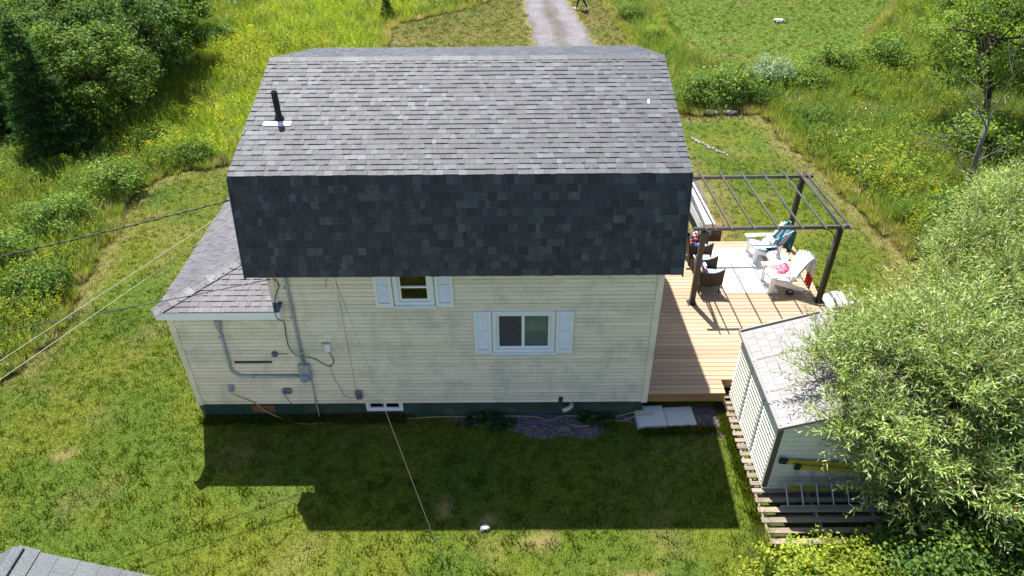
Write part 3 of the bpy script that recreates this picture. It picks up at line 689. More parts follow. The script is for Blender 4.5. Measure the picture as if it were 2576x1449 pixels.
L = sagline(p, q, .42, 80); b = MB(); b.tube(L, .011, 6); sc_ = b.build('service_cable', MT['cable'], smooth=True); tag(sc_, 'thick twisted black service cable running from the gable to the left', 'cable')
b = MB()
b.tube([Vector(P)+Vector((0, math.cos(i*1.9)*.02, math.sin(i*1.9)*.02)) for i, P in enumerate(sagline(p, q, .42, 160))], .0075, 5)
b.build('bare_neutral', MT['whitecable'], sc_, smooth=True)
tag(MB().tube(sagline((-.05,.30,5.40), (-6.2,-9.6,4.35), .02, 30), .0055, 5).build('yellow_line', MT['yellowrope'], smooth=True), 'upper of two thin yellow lines slanting down left from the gable', 'line', 'yellow lines')
tag(MB().tube(sagline((-.12,.10,5.22), (-6.0,-9.7,4.15), .02, 30), .0055, 5).build('yellow_line', MT['yellowrope'], smooth=True), 'lower of two thin yellow lines, nearer the wing roof', 'line', 'yellow lines')
tag(MB().tube(sagline((1.42,-.05,3.78), (4.52,-7.6,4.05), .0, 30), .0042, 5).build('guy_wire', MT['whitecable'], smooth=True), 'thin pale wire stretched from the wall across the front lawn', 'wire')
b = MB(); b.tube([(1.21,-.03,3.72),(1.24,-.10,3.86),(1.36,-.22,4.0)], .006, 5); b.tube([(1.21,-.03,3.72),(1.19,-.03,3.6)], .006, 5); tag(b.build('bracket', MT['cord']), 'small rusty bracket hanging under the eave', 'bracket')
cable('extension_cord', [(-1.28,-.10,.88),(-1.1,-.06,.70),(-.85,-.03,.50),(-.70,-.05,.30),(-.45,-.06,.12),(-.25,-.10,.03),(.18,-.20,.02),(.61,-.18,.02),(1.73,-.07,.02),(2.5,-.05,.02),(3.2,-.02,.03),(3.68,-.02,.03),(4.04,-.02,.03),(4.68,-.02,.04),(5.06,-.03,.04),(5.35,-.05,.03),(5.6,-.15,.03),(5.94,-.02,.03),(6.21,-.02,.03),(6.72,-.02,.03),(7.05,-.05,.03),(7.39,-.02,.10),(7.6,.0,.155),(7.75,.03,.165)],
      .011, 'cord', 'tan extension cord trailing from outlet box along the wall base', 'cord', 5)
cable('tan_cord_loop', [(7.9,-.10,.16),(7.75,-.10,.16),(7.52,-.13,.13),(7.24,-.18,.03),(6.94,-.14,.03),(6.68,-.22,.03),(6.38,-.33,.03),(6.09,-.30,.03),(5.98,-.15,.03),(6.07,-.03,.03),(6.21,-.01,.03),(6.44,-.06,.03),(6.78,-.06,.03),(7.05,.0,.03)], .010, 'cord', 'tan cord loop lying on the gravel bed and over the slabs', 'cord', 5)
cable('garden_hose', [(3.9,.0,.03),(4.3,.02,.03),(4.6,-.08,.03),(4.9,.0,.03),(5.4,.02,.03),(5.75,-.02,.03),(6.0,.02,.03),(5.8,-.10,.03),(5.3,-.16,.03),(4.8,-.16,.03),(4.4,-.06,.03)], .010, 'hose', 'violet hose tangled on the gravel bed', 'hose', 5)
dv = thing('dryer_vent', 'silver dryer duct poking out under the siding', 'dryer vent', (5.95, 0, .3))
MB().tube(smooth_path([(6.10,.06,.38),(6.08,-.08,.38),(6.0,-.13,.36),(5.90,-.14,.32)], 4), .055, 10).build('duct', MT['foil'], dv, smooth=True)
b = MB(); b.beam((5.84,-.06,.50), (5.86,-.02,.62), .09, .01, (0,1,0)); b.build('flap', MT['black'], dv)

# ---------------------------------------------------------------- deck
deck = thing('deck', 'new pine board deck beside the house', 'deck', (10.3, 3.3, 0))
r_ = random.Random(9); y = .19; bw_ = .134; gap = .012
while y < 6.46:
    x1 = 9.52 if y < .62 else 12.84+(y-3.6)*.035
    t = r_.uniform(.80, 1.10); dx = r_.uniform(-.006, .006)
    b = MB(); b.bbox(7.79+dx, x1+dx, y, y+bw_, DZ-.032, DZ+r_.uniform(-.001, .001), .004, (t, t*r_.uniform(.96,1.02), t*r_.uniform(.93,1.03))); b.build('deck_board', MT['deck'], deck)
    y += bw_+gap
ye = y-gap
MB().box(7.79, 9.515, .188, .226, DZ-.245, DZ-.034).build('fascia_board', MT['fascwood'], deck)
MB().box(9.48, 9.5145, .2265, .62, DZ-.245, DZ-.034).build('fascia_board', MT['fascwood'], deck)
MB().box(9.52, 12.72, .622, .66, DZ-.245, DZ-.034).build('fascia_board', MT['fascwood'], deck)
b = MB(); b.beam((12.715,.66,DZ-.14), (12.92,ye-.04,DZ-.14), .036, .21); b.build('fascia_board', MT['fascwood'], deck)
MB().box(7.79, 12.93, ye-.038, ye-.002, DZ-.245, DZ-.034).build('fascia_board', MT['fascwood'], deck)
for k in range(9):
    x = 7.86+k*.58
    MB().box(x, x+.038, .23 if x < 9.4 else .67, ye-.045, DZ-.22, DZ-.034).build('joist', MT['fascwood'], deck)
for x in (7.95, 9.3, 10.9, 12.6):
    for yy in (.9, 3.4, 6.2): MB().box(x, x+.09, yy, yy+.09, -.05, DZ-.221).build('post', MT['fascwood'], deck)

# ---------------------------------------------------------------- pergola
pg = thing('pergola', 'open dark bronze metal pergola over the deck seating', 'pergola', (11.1, 4.9, DZ))
PX0, PX1, PY0, PY1, PH = 9.44, 12.74, 3.50, 6.18, 2.72
for x, yy in ((PX0, PY0), (PX1, PY0+.06), (PX0+.05, PY1), (PX1-.05, PY1)):
    po = MB().bbox(x-.062, x+.062, yy-.062, yy+.062, DZ+.012, PH-.06, .006).build('post', MT['bronze'], pg)
    MB().bbox(x-.12, x+.12, yy-.12, yy+.12, DZ, DZ+.0125, .004).build('base_plate', MT['bronze'], po)
    MB().bbox(x-.068, x+.068, yy-.068, yy+.068, DZ+.013, DZ+.09, .006).build('base_sleeve', MT['bronze'], po)
    s = 1 if x < 11 else -1
    arc = [(x+s*(.06+.34*(1-math.cos(t))), yy, PH-.40+.34*math.sin(t)) for t in np.linspace(0, math.pi/2, 8)]
    MB().tube(arc, .013, 6).build('brace', MT['bronze'], po, smooth=True)
    s2 = 1 if yy < 4.5 else -1
    arc = [(x, yy+s2*(.06+.34*(1-math.cos(t))), PH-.40+.34*math.sin(t)) for t in np.linspace(0, math.pi/2, 8)]
    MB().tube(arc, .013, 6).build('brace', MT['bronze'], po, smooth=True)
for yy, sl_ in ((PY0+.02, .05), (PY1, .03)):
    b = MB(); b.beam((PX0-.25, yy, PH), (PX1+.24, yy+sl_, PH), .055, .085); b.build('beam', MT['bronze_lit'], pg)
for x in (9.38, 9.60, 9.98, 10.53, 11.10, 11.68, 12.24, 12.66, 12.84):
    b = MB(); b.beam((x+.08, PY0-.13, PH+.062), (x-.06, PY1+.24, PH+.062), .036, .040); b.build('rafter', MT['bronze_lit'], pg)
for x in (PX0+.05, PX1):
    bb = MB(); bb.beam((x, PY0+.05, PH-.008), (x-.02, PY1-.03, PH-.008), .045, .065); bb.build('side_beam', MT['bronze_lit'], pg)

# ---------------------------------------------------------------- seating
rug = MB()
def rugcol(u, v):
    if .23 < v < .262: return (.62,.62,.64)
    k = (int(u*26)+int(v*40)) % 4
    return (1.02,1.01,1.0) if k else (.90,.90,.91)
rug.grid(lambda u, v: (10.40+u*(1.40)+.05*v, 3.90+v*2.14, DZ+.008), 26, 40, colfn=rugcol)
tag(rug.build('rug', MT['rug'], solid=.008), 'large pale patterned outdoor rug on the deck', 'rug')

def adirondack(label, loc, rz):
    """faces -x"""
    t = thing('adirondack_chair', label, 'chair', loc, rz, 'white adirondack chairs on the deck')
    V = MT['vinyl']; kw = dict(world=False)
    for s in (-1, 1):
        b = MB(); b.bbox(-.05, .05, s*.30-.016, s*.30+.016, 0, .53, .004); b.build('leg', V, t, **kw)
        b = MB(); b.beam((-.02, s*.255, .37), (.92, s*.255, .035), .028, .12); b.build('stringer', V, t, **kw)
        b = MB(); b.add([(-.13,s*.30-.08,.53),(-.13,s*.30+.08,.53),(.02,s*.30+.085,.53),(.66,s*.30+.05,.53),(.66,s*.30-.04,.53),(.02,s*.30-.08,.53)]+[(-.13,s*.30-.08,.556),(-.13,s*.30+.08,.556),(.02,s*.30+.085,.556),(.66,s*.30+.05,.556),(.66,s*.30-.04,.556),(.02,s*.30-.08,.556)],
              [(5,4,3,2,1,0),(6,7,8,9,10,11)]+[(i,(i+1)%6,(i+1)%6+6,i+6) for i in range(6)]); b.build('arm', V, t, **kw)
    for k in range(6):
        x = -.02+k*.092; z = .405-k*.030
        b = MB(); b.beam((x,-.27,z), (x,.27,z), .084, .02, (.32,0,.95)); b.build('seat_slat', V, t, **kw)
    for k in range(7):
        yy = (k-3)*.083; f = yy*1.12; h = .98-abs(k-3)**1.7*.022
        p = Vector((.50, yy*.9, .24)); q = Vector((.50+.42*h, f*1.1, .24+.82*h))
        b = MB(); b.beam(p, q, .076, .018, (-.85,0,.45)); b.tube([q-Vector((.004,0,-.002)), q+Vector((.006,0,.003))], [.001,.001], 4); b.build('back_slat', V, t, **kw)
    b = MB(); b.beam((.66,-.34,.50), (.66,.34,.50), .05, .022, (-.5,0,.85)); b.build('back_rail', V, t, **kw)
    return t
adirondack('white adirondack chair under a teal plaid blanket, far side of table', (11.52, 5.62, DZ), .06)
adirondack('white adirondack chair with pink pillow, near side of side table', (11.55, 4.19, DZ), .05)
def drape(path, y0, y1, cx, cy, n=18, wob=.02, seed=0):
    """cloth following a path in (x,z), spanning y0..y1 around chair at (cx,cy)"""
    P = [np.array(p) for p in path]; L = np.cumsum([0]+[np.linalg.norm(P[i+1]-P[i]) for i in range(len(P)-1)]); L /= L[-1]
    def f(u, v):
        x = np.interp(u, L, [p[0] for p in P]); z = np.interp(u, L, [p[1] for p in P])
        yy = y0+(y1-y0)*v+(.04*math.sin(u*5+seed)); w_ = wob*math.sin(v*17+seed+u*4)+wob*.6*math.sin(v*31+u*9)
        return (cx+x+w_*.7, cy+yy, DZ+z+w_*.6)
    return f
TEAL, NAVY, PINK, WHT, GRY, RED, BLU, LBL = (.01,.20,.22), (.01,.02,.06), (.50,.03,.10), (.75,.75,.75), (.36,.38,.42), (.45,.02,.03), (.02,.06,.35), (.30,.42,.62)
def plaid(u, v):
    s = v*9; c = TEAL
    if int(s) % 3 == 1: c = NAVY
    if abs((s % 3)-.15) < .16: c = PINK
    if int(u*11) % 4 == 2: c = tuple(.5*k for k in c)
    if (int(u*22)+int(v*12)) % 11 == 0: c = (.20,.45,.47)
    return c
path = [(.30,.40),(.48,.36),(.60,.62),(.78,.95),(.90,1.10),(.98,1.02),(.97,.60),(.94,.28)]
tag(MB().grid(drape(path, -.34, .20, 11.52, 5.62, seed=2), 34, 26, colfn=plaid).build('plaid_blanket', MT['cloth'], smooth=True, solid=.012), 'teal, navy and red plaid blanket over the far adirondack chair', 'blanket')
def greyb(u, v):
    if u > .86 or v < .06: return RED if u > .86 else WHT
    return WHT if (int(v*22)+int(u*3)) % 3 else GRY
path = [(.10,.44),(.30,.40),(.50,.36),(.62,.66),(.80,.98),(.92,1.12),(1.0,1.02),(1.0,.55),(.98,.20)]
tag(MB().grid(drape(path, -.36, -.02, 11.55, 4.19, seed=5), 40, 22, colfn=greyb).build('striped_throw', MT['cloth'], smooth=True, solid=.012), 'grey and white striped throw with red edge on near adirondack chair', 'blanket')
def pillow(name, c, size, tilt, colfn, label, rz=0):
    sx, sy, sz = size; b = MB()
    def f(s):
        def g_(u, v):
            a_, d_ = 2*u-1, 2*v-1; k = (1-abs(a_)**3)*(1-abs(d_)**3); pin = 1-.10*(abs(a_)*abs(d_))**1.5
            return (a_*sx/2*pin*(1-.06*d_*d_), d_*sy/2*pin*(1-.06*a_*a_), s*sz/2*max(k, 0)**.55)
        return g_
    b.grid(f(1), 14, 14, colfn=colfn); n0 = len(b.f); b.grid(f(-1), 14, 14, colfn=colfn)
    b.f[n0:] = [tuple(reversed(q)) for q in b.f[n0:]]
    M_ = Matrix.Translation(c) @ Matrix.Rotation(rz, 4, 'Z') @ Matrix.Rotation(tilt, 4, 'Y')
    b.v = [tuple(M_ @ Vector(p)) for p in b.v]
    return tag(b.build(name, MT['cloth'], smooth=True), label, 'cushion')
wcol = lambda u, v: (.78,.78,.78) if not (.35 < u < .65 and int(v*14) % 3 == 0) else (.12,.14,.22)
seatc = lambda u, v: (.42,.55,.66) if (int(u*7)+int(v*7)) % 3 else (.30,.52,.56)
pillow('seat_cushion', (11.68, 5.62, DZ+.42), (.52,.52,.07), .30, seatc, 'pale blue seat cushion on the plaid-blanket chair')
pillow('white_pillow', (11.93, 5.64, DZ+.50), (.36,.42,.14), -.75, wcol, 'white pillow with dark print on the plaid-blanket chair')
fl = lambda u, v: (.70,.68,.66) if (int(u*9)*7+int(v*9)*5) % 11 > 2 else (.42,.06,.12) if (int(u*9)+int(v*9)) % 2 else (.25,.40,.36)
pillow('seat_cushion', (11.72, 4.20, DZ+.42), (.54,.52,.07), .30, fl, 'floral seat cushion on near adirondack chair')
pk = lambda u, v: (.62,.08,.17) if (int(u*8)*5+int(v*8)*3) % 7 > 2 else (.70,.28,.34)
pillow('pink_pillow', (11.93, 4.27, DZ+.52), (.36,.36,.15), -.65, pk, 'pink pillow resting on near adirondack chair')
# round side table with a small rabbit-eared ornament
tb = thing('side_table', 'round white drum side table between the adirondack chairs', 'table', (12.0, 4.94, DZ))
MB().lathe([(.23,0),(.25,.02),(.235,.25),(.225,.40),(.24,.43)], (12.0,4.94,DZ), 24).build('drum', MT['vinyl'], tb, smooth=True)
MB().lathe([(.275,.432),(.29,.445),(.29,.462),(.28,.47)], (12.0,4.94,DZ), 28).build('table_top', MT['vinyl'], tb)
orn = thing('ornament', 'small grey ornament with two upright ears on the side table', 'ornament', (11.98, 4.90, DZ+.47))
MB().lathe([(.05,.0),(.07,.03),(.072,.08),(.05,.13),(.055,.16),(.05,.20),(.02,.225)], (11.98,4.90,DZ+.47), 14).build('body', MT['stone'], orn, smooth=True)
for s in (-1, 1): MB().tube([(11.98+s*.02,4.90,DZ+.68),(11.98+s*.035,4.91,DZ+.75),(11.98+s*.06,4.92,DZ+.83)], [.016,.020,.006], 8).build('ear', MT['stone'], orn, smooth=True)
fn = thing('floor_fan', 'small round black and silver fan lying on the deck', 'fan', (12.08, 3.86, DZ))
MB().lathe([(.095,.0),(.11,.02),(.10,.05),(.07,.055),(.065,.03),(.02,.03)], (12.08,3.86,DZ+.03), 20).build('ring', MT['black'], fn)
b = MB()
for k in range(8): b.beam((12.08,3.86,DZ+.088), (12.08+.1*math.cos(k*.785),3.86+.1*math.sin(k*.785),DZ+.075), .012, .006)
b.build('grille', MT['alu'], fn); MB().lathe([(.06,0),(.05,.028)], (12.08,3.86,DZ), 12).build('foot', MT['black'], fn)

def wicker_chair(label, loc, rz):
    """faces +x"""
    t = thing('wicker_armchair', label, 'chair', loc, rz, 'dark wicker armchairs'); W = MT['wicker']; kw = dict(world=False)
    for sx in (-1, 1):
        for s in (-1, 1):
            b = MB(); b.beam((sx*.24, s*.25, .30), (sx*.27, s*.275, 0), .03, .03); b.build('leg', W, t, **kw)
    MB().bbox(-.26, .27, -.27, .27, .29, .40, .02).build('seat', W, t, **kw)
    def side(s):
        def f(u, v):
            x = -.29+u*.60; top = .66+.10*(u-.45)**2*4*(.6 if u < .45 else 1.0); lo = .26-.05*math.sin(u*math.pi)
            return (x, s*(.285+.03*v), lo+(top-lo)*v)
        return f
    for s in (-1, 1): MB().grid(side(s), 10, 6).build('side_panel', W, t, solid=.03, **kw)
    MB().grid(lambda u, v: (-.27-.07*v-.05*math.sin(u*math.pi), -.29+u*.58, .27+v*(.50+.06*math.sin(u*math.pi))), 10, 6).build('back_panel', W, t, solid=.03, **kw)
    return t
wicker_chair('dark wicker armchair nearer the camera, behind the pergola post', (9.96, 4.20, DZ), 0.05)
wicker_chair('dark wicker armchair farther off, half behind the post', (9.98, 5.48, DZ), -.05)
flag = lambda u, v: RED if v < .3 and int(u*12) % 2 else (.72,.72,.72) if v < .62 else BLU
pillow('seat_pad', (10.0, 4.20, DZ+.43), (.46,.48,.07), 0, lambda u, v: LBL if u > .4 else BLU, 'blue seat pad in the near wicker armchair')
pillow('striped_pillow', (9.78, 4.18, DZ+.60), (.36,.40,.13), -1.2, flag, 'red, white and blue pillow in the near wicker armchair')
pillow('seat_pad', (10.02, 5.48, DZ+.43), (.46,.48,.07), 0, lambda u, v: LBL if u > .4 else BLU, 'blue seat pad in the far wicker armchair')
flag2 = lambda u, v: (.76,.76,.76) if v > .45 else RED if int((u+v)*11) % 3 else (.70,.68,.66)
pillow('striped_pillow', (9.76, 5.44, DZ+.72), (.50,.44,.15), -1.25, flag2, 'tall red and white pillow in the far wicker armchair')
wt = thing('glass_table', 'small dark wicker table with glass top between the wicker armchairs', 'table', (9.95, 4.84, DZ))
MB().bbox(9.75, 10.15, 4.64, 5.04, DZ+.42, DZ+.46, .006).build('table_top', MT['wicker'], wt); MB().bbox(9.73, 10.17, 4.62, 5.06, DZ+.461, DZ+.469, .003).build('glass', MT['curtain'], wt)
for x in (9.78, 10.12):
    for yy in (4.67, 5.01): MB().box(x-.015, x+.015, yy-.015, yy+.015, DZ, DZ+.42).build('leg', MT['wicker'], wt)

# white bench plank and log beyond the deck
bn = thing('white_plank_bench', 'long white plank bench on the gravel behind the pergola', 'bench', (10.55, 8.1, 0))
b = MB(); b.beam((10.62,6.95,.78), (10.50,9.75,.78), .36, .05); b.build('seat_plank', MT['vinyl'], bn)
b = MB(); b.beam((10.45,6.98,.60), (10.33,9.72,.60), .03, .30); b.build('side_board', MT['white'], bn)
for yy in (7.3, 9.5):
    b = MB(); b.box(10.42, 10.70, yy-.04, yy+.04, 0, .75); b.build('leg', MT['white'], bn)
lg = thing('log_stump', 'upright split log stump at the far edge of the deck', 'log', (10.97, 7.2, 0))
R2 = np.random.default_rng(3); b = MB(); n = 18; rad = [.14+.03*R2.random() for _ in range(n)]
V = [(10.93+rad[k]*math.cos(k*2*math.pi/n)*s_, 7.12+rad[k]*math.sin(k*2*math.pi/n)*s_, z) for z, s_ in ((0,1.08),(.35,1.0),(.70,.96)) for k in range(n)]
b.add(V, [(i*n+k, i*n+(k+1)%n, (i+1)*n+(k+1)%n, (i+1)*n+k) for i in range(2) for k in range(n)]+[tuple(2*n+k for k in range(n))]); b.build('trunk', MT['log'], lg)

# big white bag by the deck corner
bg_ = thing('white_bag', 'bulging white tarpaulin bag beside the deck corner', 'bag', (13.2, 3.62, 0))
def blob(c, r, n=22, mm=14, seed=1, p=2.4, amp=.06):
    b = MB(); V = []; 
    for j in range(mm+1):
        ph = -math.pi/2+math.pi*j/mm
        for i in range(n):
            th = 2*math.pi*i/n; d = [math.cos(ph)*math.cos(th), math.cos(ph)*math.sin(th), math.sin(ph)]
            d = [math.copysign(abs(q)**(2/p), q) for q in d]; k = 1+amp*(float(vnoise(d[0]*2.3+seed*5, d[1]*2.3+d[2]*1.7, seed))-.5)*2
            V.append((c[0]+r[0]*d[0]*k, c[1]+r[1]*d[1]*k, c[2]+r[2]*d[2]*k))
    F = [(j*n+i, j*n+(i+1)%n, (j+1)*n+(i+1)%n, (j+1)*n+i) for j in range(mm) for i in range(n)]
    return b.add(V, F)
blob((13.2,3.62,.30), (.46,.36,.30), 30, 18, 3, 2.6, .14).build('sack', MT['tarp'], bg_, smooth=True)
b = MB(); b.tube([(13.46+.01*math.sin(t*3), 3.62+.33*math.cos(t), .30+.29*math.sin(t)) for t in np.linspace(-.4, 3.5, 22)], .028, 6); b.build('strap', MT['strap'], bg_, smooth=True)

# ---------------------------------------------------------------- concrete slabs
def slab_stack(x0, x1, y0, y1, n, label):
    for k in range(n):
        j = .006*((k*7) % 3-1); z = k*.046
        b = MB(); b.bbox(x0+j, x1+j, y0-j, y1-j, z, z+.042, .006)
        M_ = Matrix.Translation(((x0+x1)/2, (y0+y1)/2, 0)) @ Matrix.Rotation(.045, 4, 'Z') @ Matrix.Translation((-(x0+x1)/2, -(y0+y1)/2, 0)); b.v = [tuple(M_ @ Vector(p)) for p in b.v]
        pos = ['lowest', 'second', 'topmost'][k] if n == 3 else ['lower', 'upper'][k]
        tag(b.build('paving_slab', MT['paver']), f'{pos} concrete slab of the {label}', 'paving slab', 'concrete slabs stacked below the deck')
slab_stack(7.52, 8.15, -.42, .18, 3, 'left stack below the deck'); slab_stack(8.175, 8.82, -.37, .18, 2, 'right stack below the deck')

# ---------------------------------------------------------------- shed on pallets
SX0, SX1, SY0, SY1, SB, ST = 9.76, 12.86, -2.11, .53, .20, 1.93
SRX = (SX0+SX1)/2; SRZ = 2.42
sh = thing('resin_shed', 'pale beige ribbed resin shed with light grey roof', 'shed', (SRX, (SY0+SY1)/2, SB))
pw_ = (SY1-SY0)/3
for k in range(3):
    y0, y1 = SY0+k*pw_, SY0+(k+1)*pw_
    b = MB(); b.box(SX0, SX0+.03, y0, y1, SB, ST); z = SB+.06
    while z < ST-.08:
        b.add([(SX0,y0+.07,z),(SX0-.045,y0+.07,z+.012),(SX0,y0+.07,z+.078),(SX0,y1-.05,z),(SX0-.045,y1-.05,z+.012),(SX0,y1-.05,z+.078)], [(0,3,4,1),(1,4,5,2),(0,1,2),(3,5,4)], (1.08,1.08,1.05)); z += .118
    b.build('side_panel', MT['resin'], sh)
    b = MB(); b.box(SX0-.040, SX0-.001, y0, y0+.055, SB, ST); b.build('pilaster', MT['resin'], sh)
b = MB(); b.box(SX0-.03, SX0+.05, SY0-.03, SY0+.0, SB, ST); b.build('corner_post', MT['resindark'], sh)
b = MB(); b.box(SX0+.06, SX1, SY0, SY0+.03, SB, ST); b.add([(SX0+.06,SY0,ST),(SX1,SY0,ST),(SRX,SY0,SRZ-.06)], [(0,1,2)]); z = SB+.05
while z < ST-.05:
    b.add([(SX0+.09,SY0,z),(SX0+.09,SY0-.022,z+.008),(SX0+.09,SY0-.004,z+.105),(SX1-.05,SY0,z),(SX1-.05,SY0-.022,z+.008),(SX1-.05,SY0-.004,z+.105)], [(0,3,4,1),(1,4,5,2)], (1.04,1.03,1.0)); z += .125
b.build('gable_panel', MT['resin'], sh)
b = MB(); b.box(SX0+.06, SX0+.10, SY0-.031, SY0-.0001, SB, ST); b.build('corner_trim', MT['resin'], sh)
b = MB(); b.box(SX0+.03, SX1, SY1-.03, SY1, SB, ST); b.add([(SX0,SY1,ST),(SX1,SY1,ST),(SRX,SY1,SRZ-.06)], [(2,1,0)]); b.build('gable_panel', MT['resin'], sh)
b = MB(); b.box(SX1-.03, SX1, SY0+.03, SY1-.03, SB, ST); b.build('side_panel', MT['resin'], sh)
MB().bbox(SX0-.04, SX1+.04, SY0-.04, SY1+.04, SB-.05, SB, .01).build('floor', MT['resin'], sh)
for s in (-1, 1):
    x0, x1 = (SX0-.07, SRX) if s < 0 else (SX1+.07, SRX)
    for k in range(3):
        y0, y1 = SY0-.07+k*(pw_+.045), SY0-.07+(k+1)*(pw_+.045)-.012
        def Pt(u, yy, o=0): return (x0+(x1-x0)*u, yy, ST-.03+(SRZ-ST+.03)*u+o)
        b = MB(); V = [Pt(0,y0), Pt(1,y0), Pt(1,y1), Pt(0,y1)]; V += [(p_[0],p_[1],p_[2]-.03) for p_ in V]
        b.add(V, [(0,1,2,3),(7,6,5,4),(0,4,5,1),(1,5,6,2),(2,6,7,3),(3,7,4,0)] if s < 0 else [(3,2,1,0),(4,5,6,7),(1,5,4,0),(2,6,5,1),(3,7,6,2),(0,4,7,3)])
        rp = b.build('roof_panel', MT['resinroof'], sh)
        t = MB(); nr = 8
        for i in range(nr):
            ny_ = 4; off = .5 if i % 2 else 0
            for j in range(-1, ny_):
                ya = y0+.02+max(0, (j+off)/ny_)*(y1-y0-.04); yb = y0+.02+min(1, (j+off+1)/ny_)*(y1-y0-.04)
                if yb-ya < .03: continue
                u0, u1 = .03+i*.96/nr, .03+(i+1)*.96/nr
                q = [Pt(u0,ya+.003,.011), Pt(u1-.003,ya+.003,.004), Pt(u1-.003,yb-.003,.004), Pt(u0,yb-.003,.011), Pt(u0,ya+.006,.001), Pt(u0,yb-.006,.001), Pt(u1-.003,ya+.006,.001), Pt(u1-.003,yb-.006,.001)]
                F = [(0,1,2,3),(0,3,5,4),(0,4,6,1),(3,2,7,5)]
                tt = r_.uniform(.94, 1.05); t.add(q, F if s < 0 else [tuple(reversed(f)) for f in F], (tt, tt, tt))
        t.build('tile_relief', MT['resinroof'], rp)
    b = MB(); b.beam((x0, SY0-.09, ST-.035), (x0, SY1+.11, ST-.035), .035, .06); b.build('eave_trim', MT['resinroof'], sh)
    for yy in (SY0-.085, SY1+.10):
        b = MB(); b.beam((x0, yy, ST-.02), (x1, yy, SRZ+.0), .035, .07); b.build('rake_trim', MT['resinroof'], sh)
b = MB(); b.tube([(SRX,SY0-.09,SRZ-.01),(SRX,SY1+.11,SRZ-.01)], .05, 8); b.build('ridge_cap', MT['resinroof'], sh)

r_ = random.Random(21)
for y0, y1, lab in ((-.74, .50, 'farthest weathered pallet under the shed, next to the deck'), (-2.06, -.80, 'middle weathered pallet under the shed'), (-3.40, -2.12, 'nearest weathered pallet sticking out in front of the shed')):
    pt = thing('pallet', lab, 'pallet', (11.2, (y0+y1)/2, 0), group='weathered pallets under the shed'); n = 7 if y0 > -2.1 else 6
    for k in range(n):
        ya = y0+.01+k*(y1-y0-.12)/(n-1); x0 = 9.53+r_.uniform(-.015, .02)
        t = r_.uniform(.75, 1.2); b = MB(); b.bbox(x0, 12.9, ya, ya+r_.uniform(.095, .125), .125, .147, .005, (t, t*.98, t*.95)); b.build('deck_board', MT['pallet'], pt)
    for x in (9.56, 10.6, 11.7, 12.8): MB().box(x, x+.04, y0+.01, y1-.01, .02, .1245).build('stringer', MT['pallet'], pt)
    for ya in (y0+.02, (y0+y1)/2, y1-.13): MB().box(9.545, 12.88, ya, ya+.10, .001, .0195).build('bottom_board', MT['pallet'], pt)
b = MB(); b.bbox(9.40, 9.56, .30, .46, .13, .24, .01); b.build('wood_block', MT['pallet']); tag(bpy.context.scene.collection.objects[-1], 'short pale wood block where pallet meets the deck', 'wood block')

def ladder(name, label, a0, a1, b0, b1, n, rail, rung, rw, rh, group=None):
    t = thing(name, label, 'ladder', tuple((Vector(a0)+Vector(a1)+Vector(b0)+Vector(b1))/4))
    for p, q in ((a0, a1), (b0, b1)):
        b = MB(); b.beam(p, q, rw, rh, (0,.2,1)); b.build('rail', MT[rail], t)
    for k in range(n):
        f = (k+.5)/n; b = MB(); b.tube([Vector(a0).lerp(Vector(a1), f), Vector(b0).lerp(Vector(b1), f)], .016, 8); b.build('rung', MT[rung], t, smooth=False)
    return t
ladder('aluminium_ladder', 'aluminium ladder lying on its edge on the pallet', (9.93,-2.30,.50), (12.6,-2.30,.46), (9.95,-2.62,.19), (12.6,-2.62,.19), 9, 'alu', 'alu', .03, .085)
yl = ladder('yellow_ladder', 'yellow fibreglass ladder propped against the shed end wall', (10.02,-2.20,1.02), (12.4,-2.20,.80), (10.2,-2.24,.28), (12.4,-2.24,.22), 7, 'yellow', 'alu', .03, .10)
for p, q in (((9.88,-2.20,1.05), (10.02,-2.20,1.02)), ((10.16,-2.27,.955), (10.27,-2.27,.94))):
    b = MB(); b.beam(p, q, .05, .12); b.build('foot', MT['black'], yl)
b = MB(); b.beam((10.22,-2.272,.94), (12.4,-2.272,.71), .028, .09, (0,.2,1)); b.build('rail', MT['yellow'], yl)

# ---------------------------------------------------------------- neighbouring shed, bottom left corner
NX, NZ, NY, NE = -1.84, 3.30, -5.54, .60; NP = .425
nb = thing('grey_roofed_shed', 'corner of a grey-shingled shed roof at the bottom left', 'shed', (NX, -7.6, 0))
b = MB(); b.box(-4.1, .42, -9.6, NY-.15, 0, NZ-NP*2.28-.06)
b.add([(-4.1,NY-.15,NZ-NP*2.28-.06),(.42,NY-.15,NZ-NP*2.28-.06),(NX,NY-.15,NZ-.08)], [(2,1,0)]); b.build('wall', MT['siding'], nb)
b = MB()
for s in (-1, 1):
    xe = NX+s*2.45; ze = NZ-NP*2.45; V = [(NX,NY,NZ),(xe,NY,ze),(xe,-9.8,ze),(NX,-9.8,NZ)]; V += [(p_[0],p_[1],p_[2]-.05) for p_ in V]
    b.add(V, [(0,3,2,1),(4,5,6,7),(0,1,5,4),(1,2,6,5),(2,3,7,6)] if s > 0 else [(0,1,2,3),(7,6,5,4),(1,0,4,5),(2,1,5,6),(3,2,6,7)])
nroof = b.build('roof', MT['roofdeck'], nb)
PAL3 = [(.080,.096,.102), (.090,.103,.110), (.074,.083,.096), (.083,.086,.105)]
REC2 = REC; REC = []
sl3 = math.hypot(1, NP)
lay((NX+2.45, -9.8, NZ-NP*2.45), (0,1,0), (-1,0,NP), lambda v: (0, 4.26), int(2.45*sl3/.27)+1, PAL3, np.ones(4), 'n', 41, e_=.27, wids=[.62], stagger=False, kinds=(.008,.010))
